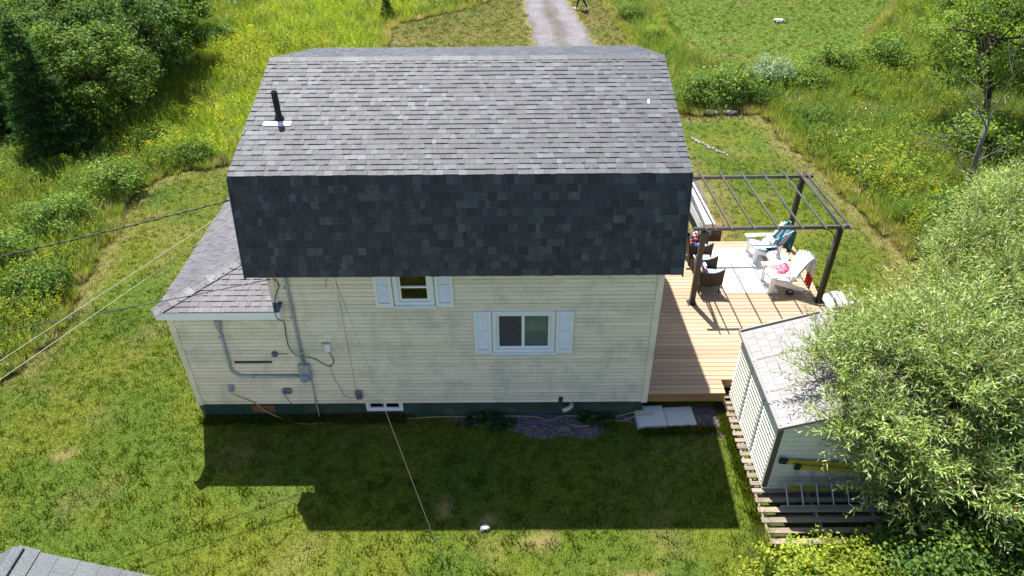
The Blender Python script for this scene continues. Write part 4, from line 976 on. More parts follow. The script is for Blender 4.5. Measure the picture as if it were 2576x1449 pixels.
lay((NX-2.45, NY, NZ-NP*2.45), (0,-1,0), (1,0,NP), lambda v: (0, 4.26), int(2.45*sl3/.27)+1, PAL3, np.ones(4), 'n', 42, e_=.27, wids=[.62], stagger=False, kinds=(.008,.010))
T1 = Matrix.Translation(-Vector(wloc(nb)))
for ar_, M_, me_, own in REC:
    o = bpy.data.objects.new('shingle', me_); COL.objects.link(o); o.parent = nroof; o.matrix_basis = T1 @ M_
caps((NX, -9.8, NZ+.012), (NX, NY+.01, NZ+.012), .26, (1,0,-NP), (-1,0,-NP), PAL3[:1], np.ones(1), nroof, 43, ex=5.0)

# ---------------------------------------------------------------- stones, stake, garden strip, person
def stone(name, c, r, mt, label, cat='stone', seed=1): return tag(blob(c, r, 12, 8, seed, 2.2, .35).build(name, MT[mt], smooth=False), label, cat)
stone('white_rock', (4.26,-2.93,.03), (.085,.07,.055), 'stone', 'small white rock at the edge of the house shadow', 'rock', 4)
stone('grey_stone', (5.9,-.42,.04), (.16,.11,.07), 'darkstone', 'flat blue-grey stone in the gravel bed', 'stone', 5)
stone('white_rock', (-8.35,10.35,.12), (.16,.14,.16), 'stone', 'white rock where lawn meets the left weeds', 'rock', 6)
stone('pale_rock', (13.1,17.15,.08), (.30,.12,.10), 'stone', 'pale flat rock below the weeds behind the right lawn', 'rock', 7)
stone('pale_rock', (13.85,17.1,.07), (.25,.10,.08), 'stone', 'second pale rock right of the first behind the lawn', 'rock', 8)
stone('pale_rock', (19.9,30.2,.08), (.35,.2,.12), 'stone', 'pale rock out in the far right field', 'rock', 9)
tag(MB().tube([(12.07,16.6,0),(12.07,16.6,.5)], [.022,.018], 6).build('marker_stake', MT['log']), 'thin reddish stake at the far lawn corner', 'stake')
gs = MB(); R3 = np.random.default_rng(12)
for i in range(34):
    f = i/33; x = 11.75+f*1.1+R3.normal(0, .03); yy = 14.75-f*1.6+R3.normal(0, .04)
    q = blob((x, yy, .02), (.05+.05*R3.random(), .05+.04*R3.random(), .03), 7, 4, i, 2.2, .3); gs.add(q.v, q.f, [(.10,.08,.06),(.20,.18,.16),(.30,.28,.25)][i % 3])
kind(gs.build('stone_edging', MT['pebble']), 'stuff', 'thin line of small stones and soil in the right lawn')

def person(loc, rz):
    t = thing('person', 'person in black trousers and white shoes walking on the far drive edge', 'person', loc, rz)
    J = {'pel':(0,0,.95),'bel':(0,0,1.1),'che':(0.02,0,1.32),'nek':(.02,0,1.50),'hed':(.04,0,1.60),
         'hl':(0,.09,.90),'kl':(.20,.10,.50),'al':(.30,.10,.09),'tl':(.46,.11,.04),'hr':(0,-.09,.90),'kr':(-.06,-.10,.50),'ar':(-.33,-.10,.14),'tr':(-.22,-.11,.04),
         'sl':(.02,.19,1.42),'el':(-.10,.24,1.16),'wl':(.02,.25,.93),'sr':(.02,-.19,1.42),'er':(.05,-.24,1.15),'wr':(.26,-.22,.98)}
    def skin(name, chain, rad, mt, extra=()):
        ks = []; 
        for c_ in chain: 
            for k in c_:
                if k not in ks: ks.append(k)
        me = bpy.data.meshes.new(name); ed = {tuple(sorted((ks.index(c_[i]), ks.index(c_[i+1])))) for c_ in chain for i in range(len(c_)-1)}
        me.from_pydata([J[k] for k in ks], list(ed), []); o = bpy.data.objects.new(name, me); COL.objects.link(o); o.parent = t
        md = o.modifiers.new('s', 'SKIN'); sv = me.skin_vertices[0].data
        for i, k in enumerate(ks): sv[i].radius = (rad[k], rad[k]); sv[i].use_root = (i == 0)
        o.modifiers.new('d', 'SUBSURF').levels = 2; o.modifiers['d'].render_levels = 2; me.materials.append(MT[mt]); md.use_smooth_shade = True; return o
    rd = dict(pel=.14,bel=.13,che=.16,nek=.055,hed=.06,hl=.095,kl=.062,al=.045,tl=.03,hr=.095,kr=.062,ar=.045,tr=.03,sl=.07,el=.045,wl=.034,sr=.07,er=.045,wr=.034)
    MT['trousers'] = mat('black_trousers', (.012,.012,.014), rough=.9); MT['shirt'] = mat('dark_shirt', (.05,.06,.08), rough=.9)
    skin('body', [('pel','bel','che','nek','hed'),('pel','hl','kl','al'),('pel','hr','kr','ar'),('che','sl','el','wl'),('che','sr','er','wr')], {k: v*.93 for k, v in rd.items()}, 'skin')
    skin('trousers', [('pel','hl','kl','al'),('pel','hr','kr','ar')], {**rd, 'pel':.155}, 'trousers')
    skin('shirt', [('pel','bel','che'),('che','sl','el'),('che','sr','er')], {**rd, 'pel':.16, 'bel':.145, 'che':.175}, 'shirt')
    for a_, b_ in (('al','tl'),('ar','tr')):
        A, B = Vector(J[a_]), Vector(J[b_]); b = MB(); b.tube([A+Vector((-.05,0,-.03)), A.lerp(B,.4)+Vector((0,0,-.02)), B], [.05,.052,.03], 10); b.build('shoe', MT['vinyl'], t, world=False, smooth=True)
    q = blob((.06,0,1.68), (.095,.078,.12), 16, 12, 3, 2, .02); q.add([(.155,-.012,1.665),(.18,0,1.65),(.155,.012,1.665),(.155,0,1.70)], [(0,1,3),(1,2,3),(0,2,1)]); q.build('head', MT['skin'], t, world=False, smooth=True)
    blob((.04,0,1.715), (.105,.088,.10), 16, 10, 5, 2, .06).build('hair', MT['hair'], t, world=False, smooth=True)
    for k_, sgn in (('wl',1),('wr',-1)):
        Wp = Vector(J[k_]); b = MB(); b.tube([Wp, Wp+Vector((.02,0,-.05)), Wp+Vector((.03,0,-.09))], [.028,.040,.034], 8)
        for i in range(4): b.tube([Wp+Vector((.005+.016*i,0,-.085)), Wp+Vector((.01+.017*i,-.004*sgn,-.125)), Wp+Vector((.004+.015*i,-.018*sgn,-.155-.006*(i in (1,2))))], [.0095,.009,.007], 6)
        b.tube([Wp+Vector((.045,0,-.04)), Wp+Vector((.065,-.008*sgn,-.075)), Wp+Vector((.062,-.016*sgn,-.10))], [.011,.010,.007], 6); b.build('hand', MT['skin'], t, world=False, smooth=True)
person((8.98, 33.1, 0), 2.6)

# ---------------------------------------------------------------- vegetation
def unit(v): return v/np.maximum(np.linalg.norm(v, axis=-1, keepdims=True), 1e-9)
def leaf_verts(P, T, Nn, L, W, k=.45, fold=0.):
    S = unit(np.cross(T, Nn)); L = np.reshape(L, (-1,1)); W = np.reshape(W, (-1,1)); up_ = unit(np.cross(S, T))
    a_ = P; b_ = P+T*L*k+S*W*.5+up_*W*fold; c_ = P+T*L; d_ = P+T*L*k-S*W*.5+up_*W*fold
    return np.stack([a_, b_, c_, d_], 1).reshape(-1, 3)
VK = 1.0
def pal_mix(R_, n, cols, jitter=.15):
    c = VK*np.array(cols)[R_.integers(0, len(cols), n)]; return c*(1+R_.normal(0, jitter, (n, 1)))
def crown(seed, H, R, zc, rz, nclump, per, rc, L, W, cols, lobes=7, up_bias=.55, open_=.25):
    R_ = np.random.default_rng(seed); lob = unit(R_.normal(size=(lobes, 3))); lob[:,2] = np.abs(lob[:,2])*.8-.15
    C = []
    while len(C) < nclump:
        d = unit(R_.normal(size=3)); k = max(float(np.max(lob @ d)), 0)**2
        r = (.72+.38*k)*(open_+(1-open_)*R_.random()**.45)
        p = np.array([d[0]*R*r, d[1]*R*r, zc+d[2]*rz*r])
        if p[2] > .12: C.append(p)
    C = np.array(C); n = nclump*per; ci = np.repeat(np.arange(nclump), per)
    rcs = rc*R_.uniform(.6, 1.25, nclump)
    off = R_.normal(size=(n, 3)); off *= (R_.random((n,1))**.5)*1.0/np.maximum(np.linalg.norm(off, axis=1, keepdims=True), 1e-6); off[:,2] *= .65
    P = C[ci]+off*rcs[ci][:,None]; out = unit(P-np.array([0,0,zc*.6])); Nn = unit(out*.55+np.array([0,0,up_bias])+R_.normal(size=(n,3))*.45)
    T = unit(np.cross(Nn, R_.normal(size=(n,3)))+off*.5-np.array([0,0,.15]))
    tone = R_.normal(1, .16, nclump)[ci][:,None]; col = pal_mix(R_, n, cols, .14)*tone
    V = leaf_verts(P, T, Nn, L*R_.uniform(.6, 1.25, n), W*R_.uniform(.6, 1.25, n), fold=.12)
    return V, np.clip(col, .004, 1), C
def limbs(b, C, H, r0, R_, every=4, lean=(0,0)):
    top = Vector((lean[0], lean[1], H*.62)); b.tube([(0,0,-.1),(lean[0]*.25,lean[1]*.25,H*.22),(lean[0]*.7,lean[1]*.7,H*.45),top], [r0,r0*.8,r0*.55,r0*.3], 8)
    for p in C[::every]:
        f = R_.uniform(.25, .95); s = Vector((lean[0]*f, lean[1]*f, H*.62*f)); q = Vector(p); mid = s.lerp(q, .5)+Vector((0,0,.10))
        b.tube([s, mid, q], [r0*.35,r0*.2,.008], 5, cap=False)
def plant(name, label, cat, loc, parts, scale=1., rz=0., group=None):
    t = thing(name, label, cat, loc, rz, group); t.scale = (scale,)*3
    for nm, me in parts:
        o = bpy.data.objects.new(nm, me); COL.objects.link(o); o.parent = t
    return t
def make_tree(seed, H, R, cols, nclump=170, per=85, L=.13, W=.085, rc=.42, r0=.09, zc=None, rz=None, lmat='leaf', lean=(0,0), open_=.25, every=4):
    V, c, C = crown(seed, H, R, zc or H*.56, rz or H*.46, nclump, per, rc, L, W, cols, open_=open_)
    V[:, 0] += np.clip(V[:,2], 0, 99)/H*lean[0]; V[:, 1] += np.clip(V[:,2], 0, 99)/H*lean[1]; C = C+C[:, 2:3]/H*np.array([[lean[0], lean[1], 0]])
    cm = np_mesh('crown', V, 4, c, MT[lmat]); b = MB(); limbs(b, C, H, r0, np.random.default_rng(seed+1), every, lean)
    tm = b.mesh('trunk'); tm.materials.append(MT['bark']); tm.shade_smooth(); return [('trunk', tm), ('crown', cm)]
ALD = [(.040,.078,.012), (.052,.095,.014), (.072,.118,.018), (.030,.060,.011), (.095,.138,.020)]
ALD2 = [(.034,.072,.013), (.046,.088,.015), (.026,.054,.011), (.064,.106,.018)]
LIM = [(.11,.165,.025), (.15,.20,.03), (.085,.14,.022), (.19,.21,.03)]
SHR = [(.055,.105,.020), (.075,.13,.024), (.040,.080,.018), (.10,.15,.028)]
PALE = [(.17,.22,.13), (.12,.18,.08), (.22,.26,.17), (.09,.15,.05)]
VK = 1.9
tA = make_tree(101, 4.5, 2.2, ALD, zc=2.3, rz=2.2); tB = make_tree(102, 4.7, 2.3, ALD2, zc=2.4, rz=2.3); tC = make_tree(103, 4.2, 2.0, ALD, rc=.36, zc=2.1, rz=2.1)
GL = 'trees of the left thicket'
for i, (x, y_, s, rz, k, lab) in enumerate([
    (-11.2,15.4,1.05,0.,tA,'bushy sunlit tree right of the dark spruce'), (-11.1,19.2,1.15,1.2,tB,'dark bushy tree at the thicket edge behind the sunlit one'),
    (-11.2,23.0,1.2,2.4,tC,'rounded tree at the far right end of the left thicket'), (-14.3,17.6,1.05,4.0,tB,'tall dense tree behind the spruce, mid thicket'),
    (-15.6,21.6,1.1,5.1,tA,'broad tree deep in the left thicket'), (-16.6,26.5,1.05,.7,tC,'upper tree of the left thicket near the top edge'),
    (-18.5,23.5,1.1,2.0,tB,'tree at the upper left corner of the thicket'), (-13.0,27.6,1.0,3.3,tA,'smaller tree at the top of the left thicket'),
    (-17.6,17.4,1.0,5.6,tC,'tree at the left picture edge behind the spruce'), (-20.6,28.5,1.15,1.,tA,'far tree in the top left corner'), (-15.6,31.8,.95,2.7,tB,'far dark tree at the top edge, left of centre')]):
    plant('deciduous_tree', lab, 'tree', (x, y_, 0), k, s, rz, GL)
# spruce
def make_spruce(seed, H, R):
    R_ = np.random.default_rng(seed); P = []; T = []; b = MB(); b.tube([(0,0,-.1),(0,0,H*.5),(0,0,H)], [.09,.05,.008], 7)
    z = .25
    while z < H-.1:
        k = (H-z)/H; rad = R*(k**.85); nb_ = int(7+9*k)
        for i in range(nb_):
            a_ = R_.uniform(0, 2*math.pi); L = rad*R_.uniform(.8, 1.1); d = np.array([math.cos(a_), math.sin(a_), 0]); s = np.array([-d[1], d[0], 0])
            b.tube([(0,0,z), tuple(d*L*.5+np.array([0,0,z-.02*L])), tuple(d*L+np.array([0,0,z-.10*L+.05]))], [.012,.008,.003], 3, cap=False)
            n = int(26+95*L)
            u = R_.random(n)**.7; side = R_.choice([-1,1], n)*R_.uniform(.2, 1, n)*(1-u*.75)*L*.30
            base = d*(u*L)[:,None]+s*side[:,None]; base[:,2] += z-.10*L*u+.05*u*u-np.abs(side)*.25+R_.normal(0, .02, n)
            P.append(base); T.append(unit(d*.8+s*np.sign(side)[:,None]*.9+R_.normal(size=(n,3))*.35+np.array([0,0,-.10])))
        z += .15+.06*R_.random()
    P = np.concatenate(P); T = np.concatenate(T); n = len(P); Nn = unit(R_.normal(size=(n,3))*.5+np.array([0,0,1]))
    col = pal_mix(R_, n, [(.018,.046,.010), (.026,.062,.012), (.011,.032,.008), (.038,.080,.016)], .15)
    V = leaf_verts(P, T, Nn, R_.uniform(.10, .20, n), R_.uniform(.022, .04, n), k=.4)
    tm = b.mesh('trunk'); tm.materials.append(MT['bark']); return [('trunk', tm), ('crown', np_mesh('crown', V, 4, np.clip(col, .004, 1), MT['needle']))]
sp = make_spruce(55, 5.3, 1.75)
plant('spruce_tree', 'dark blue-green spruce at the front left of the thicket', 'spruce', (-11.9, 13.2, 0), sp)
plant('spruce_tree', 'spruce cut by the left picture edge', 'spruce', (-15.2, 14.6, 0), sp, .95, 2.1)
plant('young_spruce', 'tiny dark spruce at the end of the far mown verge', 'spruce', (-2.35, 31.6, 0), sp, .30, 1.)

# shrubs and clumps that stand out
s1 = make_tree(201, 1.3, 1.0, SHR+LIM[:2], 75, 48, .10, .05, .34, .03, .55, .62, open_=.1); s2 = make_tree(202, 1.0, .85, LIM, 60, 55, .11, .04, .30, .02, .48, .5, open_=.1)
s3 = make_tree(203, 1.5, .9, PALE, 60, 55, .12, .035, .26, .03, .75, .65, 'willow'); s4 = make_tree(204, .9, .85, ALD2+SHR[:2], 60, 50, .08, .045, .30, .02, .40, .45, open_=.1)
for x, y_, s, k, lab in [
    (-8.9,13.9,1.15,s2,'bright lime shrub in front of the spruce'), (-8.2,13.0,.8,s2,'smaller lime clump right of the bright lime shrub'), (-6.9,13.2,1.0,s4,'low dark bush at the back edge of the left lawn'),
    (-8.6,10.6,1.1,s1,'rounded green bush beside the white rock on the left'), (-9.3,8.0,1.1,s1,'weedy bush along the left lawn edge below the bare cable'), (-8.4,4.6,1.2,s4,'dark bush at the left lawn edge above the yellow lines'),
    (-8.9,2.2,1.1,s1,'bush at the left picture edge, lowest of the left weeds'), (-10.2,5.6,1.2,s1,'green bush left of the dark lawn-edge bush'), (-10.8,27.2,1.3,s4,'dark shrub where thicket meets far meadow'),
    (12.9,18.3,1.25,s1,'dark bush behind the far right lawn corner, next to the roof'), (14.2,18.6,1.4,s1,'taller dark bush behind the far right lawn corner'), (15.1,18.2,1.0,s4,'low dark bush right of the tall one behind the lawn'),
    (16.2,19.9,1.15,s3,'pale silvery willow shrub in the right weeds'), (17.8,19.6,1.1,s1,'green shrub right of the pale silvery one'), (16.8,15.6,1.1,s4,'dark weedy bush right of the mown corner'),
    (19.7,21.6,1.3,s1,'shrub at the near edge of the far field'), (22.3,22.2,1.5,s1,'large leafy shrub below the upper right tree'), (18.6,7.6,1.3,s1,'leafy bush left of the dead trunk base'), (17.4,6.2,1.1,s4,'dark bush above the willow, by the lawn edge'),
    (21.2,8.6,1.3,s4,'dark bush right of the dead trunk'), (21.8,13.0,1.5,s1,'green bush behind the dead tree'), (24.2,10.8,1.6,s4,'dark bush at the right edge above the willow'), (11.6,30.8,.9,s1,'tall grassy clump by the drive near the person'),
    (12.4,27.0,.9,s2,'yellow-green clump between the drive and the far field')]:
    plant('shrub', lab, 'shrub', (x, y_, 0), k, s, random.uniform(0, 6.28), 'shrubs and weed clumps')

# upper right trees
tR = make_tree(301, 6.0, 2.6, LIM[:3]+ALD[1:3], 120, 80, .15, .08, .5, .13, 3.6, 2.6, lean=(-1.0,.4), open_=.4)
plant('deciduous_tree', 'leaning tree with thin yellow-green crown at the upper right', 'tree', (23.6, 15.6, 0), tR, 1.0, 0)
plant('deciduous_tree', 'dense dark tree at the upper right picture edge', 'tree', (26.6, 15.2, 0), tB, 1.15, .4)
plant('deciduous_tree', 'tree in the top right corner', 'tree', (26.5, 21.5, 0), tA, 1.1, 2.2)
plant('deciduous_tree', 'dark tree half out of frame on the right, above the willow', 'tree', (26.3, 10.8, 0), tC, 1.0, 1.2)
dt = thing('dead_tree', 'slim bare dead tree standing in the right weeds', 'dead tree', (19.54, 9.4, 0))
b = MB(); b.tube([(19.54,9.4,-.1),(19.50,9.4,1.0),(19.45,9.45,2.0),(19.42,9.5,2.9)], [.10,.085,.07,.055], 8); b.build('trunk', MT['greybark'], dt, smooth=True)
R_ = np.random.default_rng(8)
def branch(p, d, L, r, lev):
    b = MB(); pts = [np.array(p)]; d = np.array(d)/np.linalg.norm(d)
    for i in range(4): d = d+R_.normal(0, .13, 3); d /= np.linalg.norm(d); pts.append(pts[-1]+d*L/4)
    b.tube([tuple(q) for q in pts], [r*(1-i*.2) for i in range(5)], 5, cap=False)
    if lev:
        for k in range(4):
            q = pts[1+k % 4]; dd = d+R_.normal(0, .6, 3); c = branch(q, dd, L*.5, r*.45, lev-1); b.add(c.v, c.f)
    return b
for p, d, L in (((19.42,9.5,2.9),(-.25,.1,1),1.7), ((19.42,9.5,2.9),(.30,.1,1),1.9), ((19.44,9.46,2.3),(-1,.0,.45),1.5), ((19.46,9.43,1.7),(-1,.1,.25),1.4), ((19.47,9.42,1.5),(.8,-.1,.7),.9), ((19.44,9.45,2.6),(-.8,-.2,.7),1.4), ((19.50,9.4,1.1),(-.9,.2,.5),.9)):
    branch(p, d, L, .028, 2).build('branch', MT['greybark'], dt, smooth=True)

# willows -------------------------------------------------------------------------------------------
VK = 2.5
WIL = [(.098,.145,.032), (.125,.168,.045), (.066,.110,.024), (.158,.186,.072), (.205,.222,.125), (.135,.165,.036), (.085,.130,.028)]
def make_willow(seed, centres, nsh, base, L=.160, W=.025, cols=WIL, sh=(.5,1.0), nl=17):
    """centres: (x,y,z,rx,ry,rz) lobes; shoots with narrow leaves, limbs from base"""
    R_ = np.random.default_rng(seed); Cn = np.array(centres); vol = Cn[:,3]*Cn[:,4]*Cn[:,5]; pr = vol**.8/np.sum(vol**.8)
    k = R_.choice(len(Cn), nsh, p=pr); d = unit(R_.normal(size=(nsh,3))); d[:,2] = np.where(d[:,2] < -.35, -d[:,2], d[:,2])
    rr = R_.uniform(.30, 1.0, nsh)**.6; S = Cn[k,:3]+d*Cn[k,3:]*rr[:,None]
    hub = S[R_.integers(0, nsh, nsh//15)]; hj = np.array([int(np.argmin(((hub-q)**2).sum(1))) for q in S]); S = S*.42+hub[hj]*.58
    D = unit(d*np.array([1,1,.7])+np.array([0,0,.45])+R_.normal(size=(nsh,3))*.35); Ls = R_.uniform(*sh, nsh)
    t = np.tile((np.arange(nl)+.5)/nl, nsh); ii = np.repeat(np.arange(nsh), nl); az = np.tile(np.arange(nl)*2.4, nsh)+R_.uniform(0, 6, nsh)[ii]
    droop = np.array([0,0,-.35]); Pp = S[ii]+D[ii]*(Ls[ii]*t)[:,None]+droop*((t*t)*Ls[ii]*.5)[:,None]
    A = unit(np.cross(D, np.array([0,0,1.])+R_.normal(size=(nsh,3))*.05)); B = np.cross(D, A)
    rad = A[ii]*np.cos(az)[:,None]+B[ii]*np.sin(az)[:,None]; n = len(ii)
    T = unit(D[ii]*.85+rad*.85+np.array([0,0,-.12])+R_.normal(size=(n,3))*.15); Nn = unit(np.cross(np.cross(T, np.array([0,0,1.])), T)+rad*.25+R_.normal(size=(n,3))*.35)
    prof = np.where(t > .85, .7, 1.)*np.where(t < .12, .6, 1)
    tone = (R_.normal(1, .12, nsh)*R_.normal(1, .16, len(hub))[hj])[ii][:,None]; col = pal_mix(R_, n, cols, .12)*tone; yel = R_.random(n) < .012; col[yel] = (.42,.24,.04)
    V = leaf_verts(Pp, T, Nn, L*prof*R_.uniform(.7, 1.2, n), W*R_.uniform(.75, 1.2, n), k=.4, fold=.15)
    cm = np_mesh('crown', V-np.tile(np.array(base), 1), 4, np.clip(col, .004, 1), MT['willow'])
    b = MB(); bs = Vector(base)
    for c_ in Cn:
        q = Vector(c_[:3]); s = bs+Vector((R_.normal(0,.12), R_.normal(0,.12), 0)); mid = s.lerp(q, .5)+Vector((0,0,.3))
        b.tube([s-Vector((0,0,.1)), s.lerp(mid,.5)+Vector((0,0,.15)), mid, q], [.05,.042,.032,.012], 6, cap=False)
        sel = np.where((Cn[k] == c_).all(1))[0][::3]
        for j in sel:
            f = R_.uniform(.4, 1); st_ = mid.lerp(q, f); en = Vector(S[j]); b.tube([st_, st_.lerp(en,.5)+Vector((0,0,.05)), en], [.012,.008,.004], 4, cap=False)
    for j in range(nsh): b.tube([S[j], S[j]+D[j]*Ls[j]*.5+droop*(.25*Ls[j]*.5), S[j]+D[j]*Ls[j]+droop*Ls[j]*.5], [.005,.004,.002], 3, cap=False)
    b.v = [(x-base[0], y-base[1], z-base[2]) for x, y, z in b.v]
    tm = b.mesh('branches'); tm.materials.append(MT['bark']); return [('branches', tm), ('crown', cm)]
w1 = make_willow(401, [(12.2,-1.1,2.75,1.0,.8,.40),(11.1,-1.2,2.55,.55,.45,.22),(11.1,-2.2,2.2,.45,.35,.35),(12.7,-.3,2.6,.7,.6,.35),(12.9,-1.8,2.5,.9,.8,.7),(12.0,-2.7,1.7,.6,.45,.6),(12.6,-3.1,1.3,.8,.55,.6),(11.6,-.5,2.55,.45,.4,.15),(13.5,-.7,2.7,.8,.8,.6),(10.75,-1.5,2.45,.4,.5,.2),(10.7,-.7,2.5,.4,.4,.12),(10.95,-2.4,1.9,.35,.3,.4),(11.3,.0,2.45,.35,.4,.10),(12.2,.1,2.5,.6,.5,.15),(11.5,-2.75,1.5,.45,.35,.55),(11.8,-3.1,.9,.5,.35,.45),(11.3,-2.5,2.1,.45,.35,.35)], 1950, (13.2,-2.2,0))
plant('willow_tree', 'willow with narrow leaves spreading over the shed roof', 'willow', (13.2,-2.2,0), w1)
w2 = make_willow(402, [(14.8,1.0,1.9,1.1,1.0,1.2),(15.6,2.4,2.0,1.1,1.1,1.2),(16.5,3.4,2.5,1.1,1.0,1.2),(14.4,-.1,2.2,1.0,.9,1.1),(16.6,1.8,2.4,1.3,1.2,1.5),(14.8,2.4,1.1,.7,.7,.8),(15.7,.8,2.9,1.0,.9,.6),(17.6,4.5,2.2,1.0,.9,1.5)], 2400, (15.4,1.8,0))
plant('willow_tree', 'large silvery willow at the right behind the shed', 'willow', (15.4,1.8,0), w2)
WIL_SHADED = [(.075,.12,.032), (.10,.145,.045), (.055,.095,.025), (.13,.165,.06)]  # darker willow palette: the shade on this tree is put into its leaf colour
w3 = make_willow(403, [(14.6,-1.8,2.2,1.3,1.2,1.2),(15.6,-.6,2.4,1.2,1.2,1.4),(13.9,-3.0,1.5,1.0,.8,1.0),(15.4,-2.6,1.6,1.2,1.0,1.2)], 1150, (14.9,-1.8,0), cols=WIL_SHADED)
plant('willow_tree', 'shaded willow at the lower right picture edge', 'willow', (14.9,-1.8,0), w3)
VK = 1.9
UND = [(.045,.085,.018), (.060,.105,.022), (.032,.062,.015), (.080,.125,.024)]
u1 = make_tree(501, 1.25, 1.15, [(.17,.20,.022), (.13,.175,.022), (.21,.22,.03), (.09,.14,.02)], 80, 75, .075, .05, .30, .03, .48, .55, every=5)
u2 = make_tree(502, 1.6, 1.3, UND+[(.10,.15,.024)], 90, 75, .08, .055, .32, .03, .66, .75, every=5)
for x, y_, s, k, lab in [(9.9,-4.3,1.0,u1,'yellow-green bush in front of the pallets'), (11.0,-4.1,.85,u1,'sunlit green bush right of the yellow-green one'), (8.9,-4.75,.62,u1,'small yellow-green tuft bush at the bottom edge'), (12.2,-4.1,1.05,u2,'leafy green bush in front of the willow'),
                         (11.2,-5.0,.9,u1,'yellow-green bush at the bottom edge right of centre'), (13.4,-4.0,1.1,u2,'shaded bush at the lower right'), (12.4,-5.2,1.0,u2,'green bush at the bottom edge near the corner'), (14.4,-3.5,1.2,u2,'dark bush in the bottom right corner'), (13.3,-2.9,.9,u2,'dark undergrowth bush below the willow')]:
    plant('bush', lab, 'bush', (x, y_, 0), k, s, random.uniform(0, 6.28), 'bushes at the lower right')

VK = 1.0
# ---- stuff: lawn and meadow, instanced from small clumps
def blades(seed, n, h, spread, wd, cols, lean=.35, head=None, tipk=.3):
    R_ = np.random.default_rng(seed); a_ = R_.uniform(0, 2*math.pi, n); r = spread*np.sqrt(R_.random(n)); P = np.stack([r*np.cos(a_), r*np.sin(a_), np.full(n, -.01)], -1)
    T = unit(np.array([0,0,1.])+np.stack([np.cos(a_), np.sin(a_), np.zeros(n)], -1)*R_.uniform(0, lean*1.6, n)[:,None]+R_.normal(size=(n,3))*.18*[1,1,0]); Nn = unit(R_.normal(size=(n,3))*[1,1,.2])
    V = leaf_verts(P, T, Nn, h*R_.uniform(.55, 1.1, n), wd*R_.uniform(.7, 1.3, n), k=tipk); c = pal_mix(R_, n, cols, .15)
    return V, c
def herb(seed, stems, h, spread, nl, L, W, cols, top=None, ntop=0, topL=.03):
    R_ = np.random.default_rng(seed); Vs = []; Cs = []
    for s in range(stems):
        a_ = R_.uniform(0, 6.28); r = spread*math.sqrt(R_.random()); p = np.array([r*math.cos(a_), r*math.sin(a_), 0]); d = unit(np.array([p[0]*.5, p[1]*.5, 1.])+R_.normal(0, .12, 3)); hh = h*R_.uniform(.6, 1.1)
        t = R_.uniform(.15, 1, nl); az = R_.uniform(0, 6.28, nl); P = p+d*(t*hh)[:,None]; out = np.stack([np.cos(az), np.sin(az), np.full(nl, .25)], -1)
        T = unit(out+R_.normal(size=(nl,3))*.25); Nn = unit(np.array([0,0,1.])+R_.normal(size=(nl,3))*.4)
        Vs.append(leaf_verts(P, T, Nn, L*R_.uniform(.6, 1.2, nl), W*R_.uniform(.7, 1.2, nl), fold=.1)); Cs.append(pal_mix(R_, nl, cols, .13))
        Vs.append(leaf_verts(p[None], d[None], np.array([[1.,0,0]]), [hh], [.012], k=.5)); Cs.append(np.array([[.07,.09,.03]]))
        if top is not None:
            P = p+d*hh*R_.uniform(.86, 1.06, ntop)[:,None]+R_.normal(0, .045, (ntop,3)); T = unit(R_.normal(size=(ntop,3))+[0,0,.6]); Nn = unit(R_.normal(size=(ntop,3))+[0,0,1.2])
            Vs.append(leaf_verts(P, T, Nn, np.full(ntop, topL), np.full(ntop, topL*.8))); Cs.append(pal_mix(R_, ntop, top, .1))
    return np.concatenate(Vs), np.concatenate(Cs)
def source(cname, items, mt):
    c = bpy.data.collections.new(cname)
    for i, (V, col) in enumerate(items):
        me = np_mesh('%s_%02d' % (cname, i), V, 4, np.clip(col, .003, 1.5), mt); o = bpy.data.objects.new('%s_%02d' % (cname, i), me); c.objects.link(o)
    return c
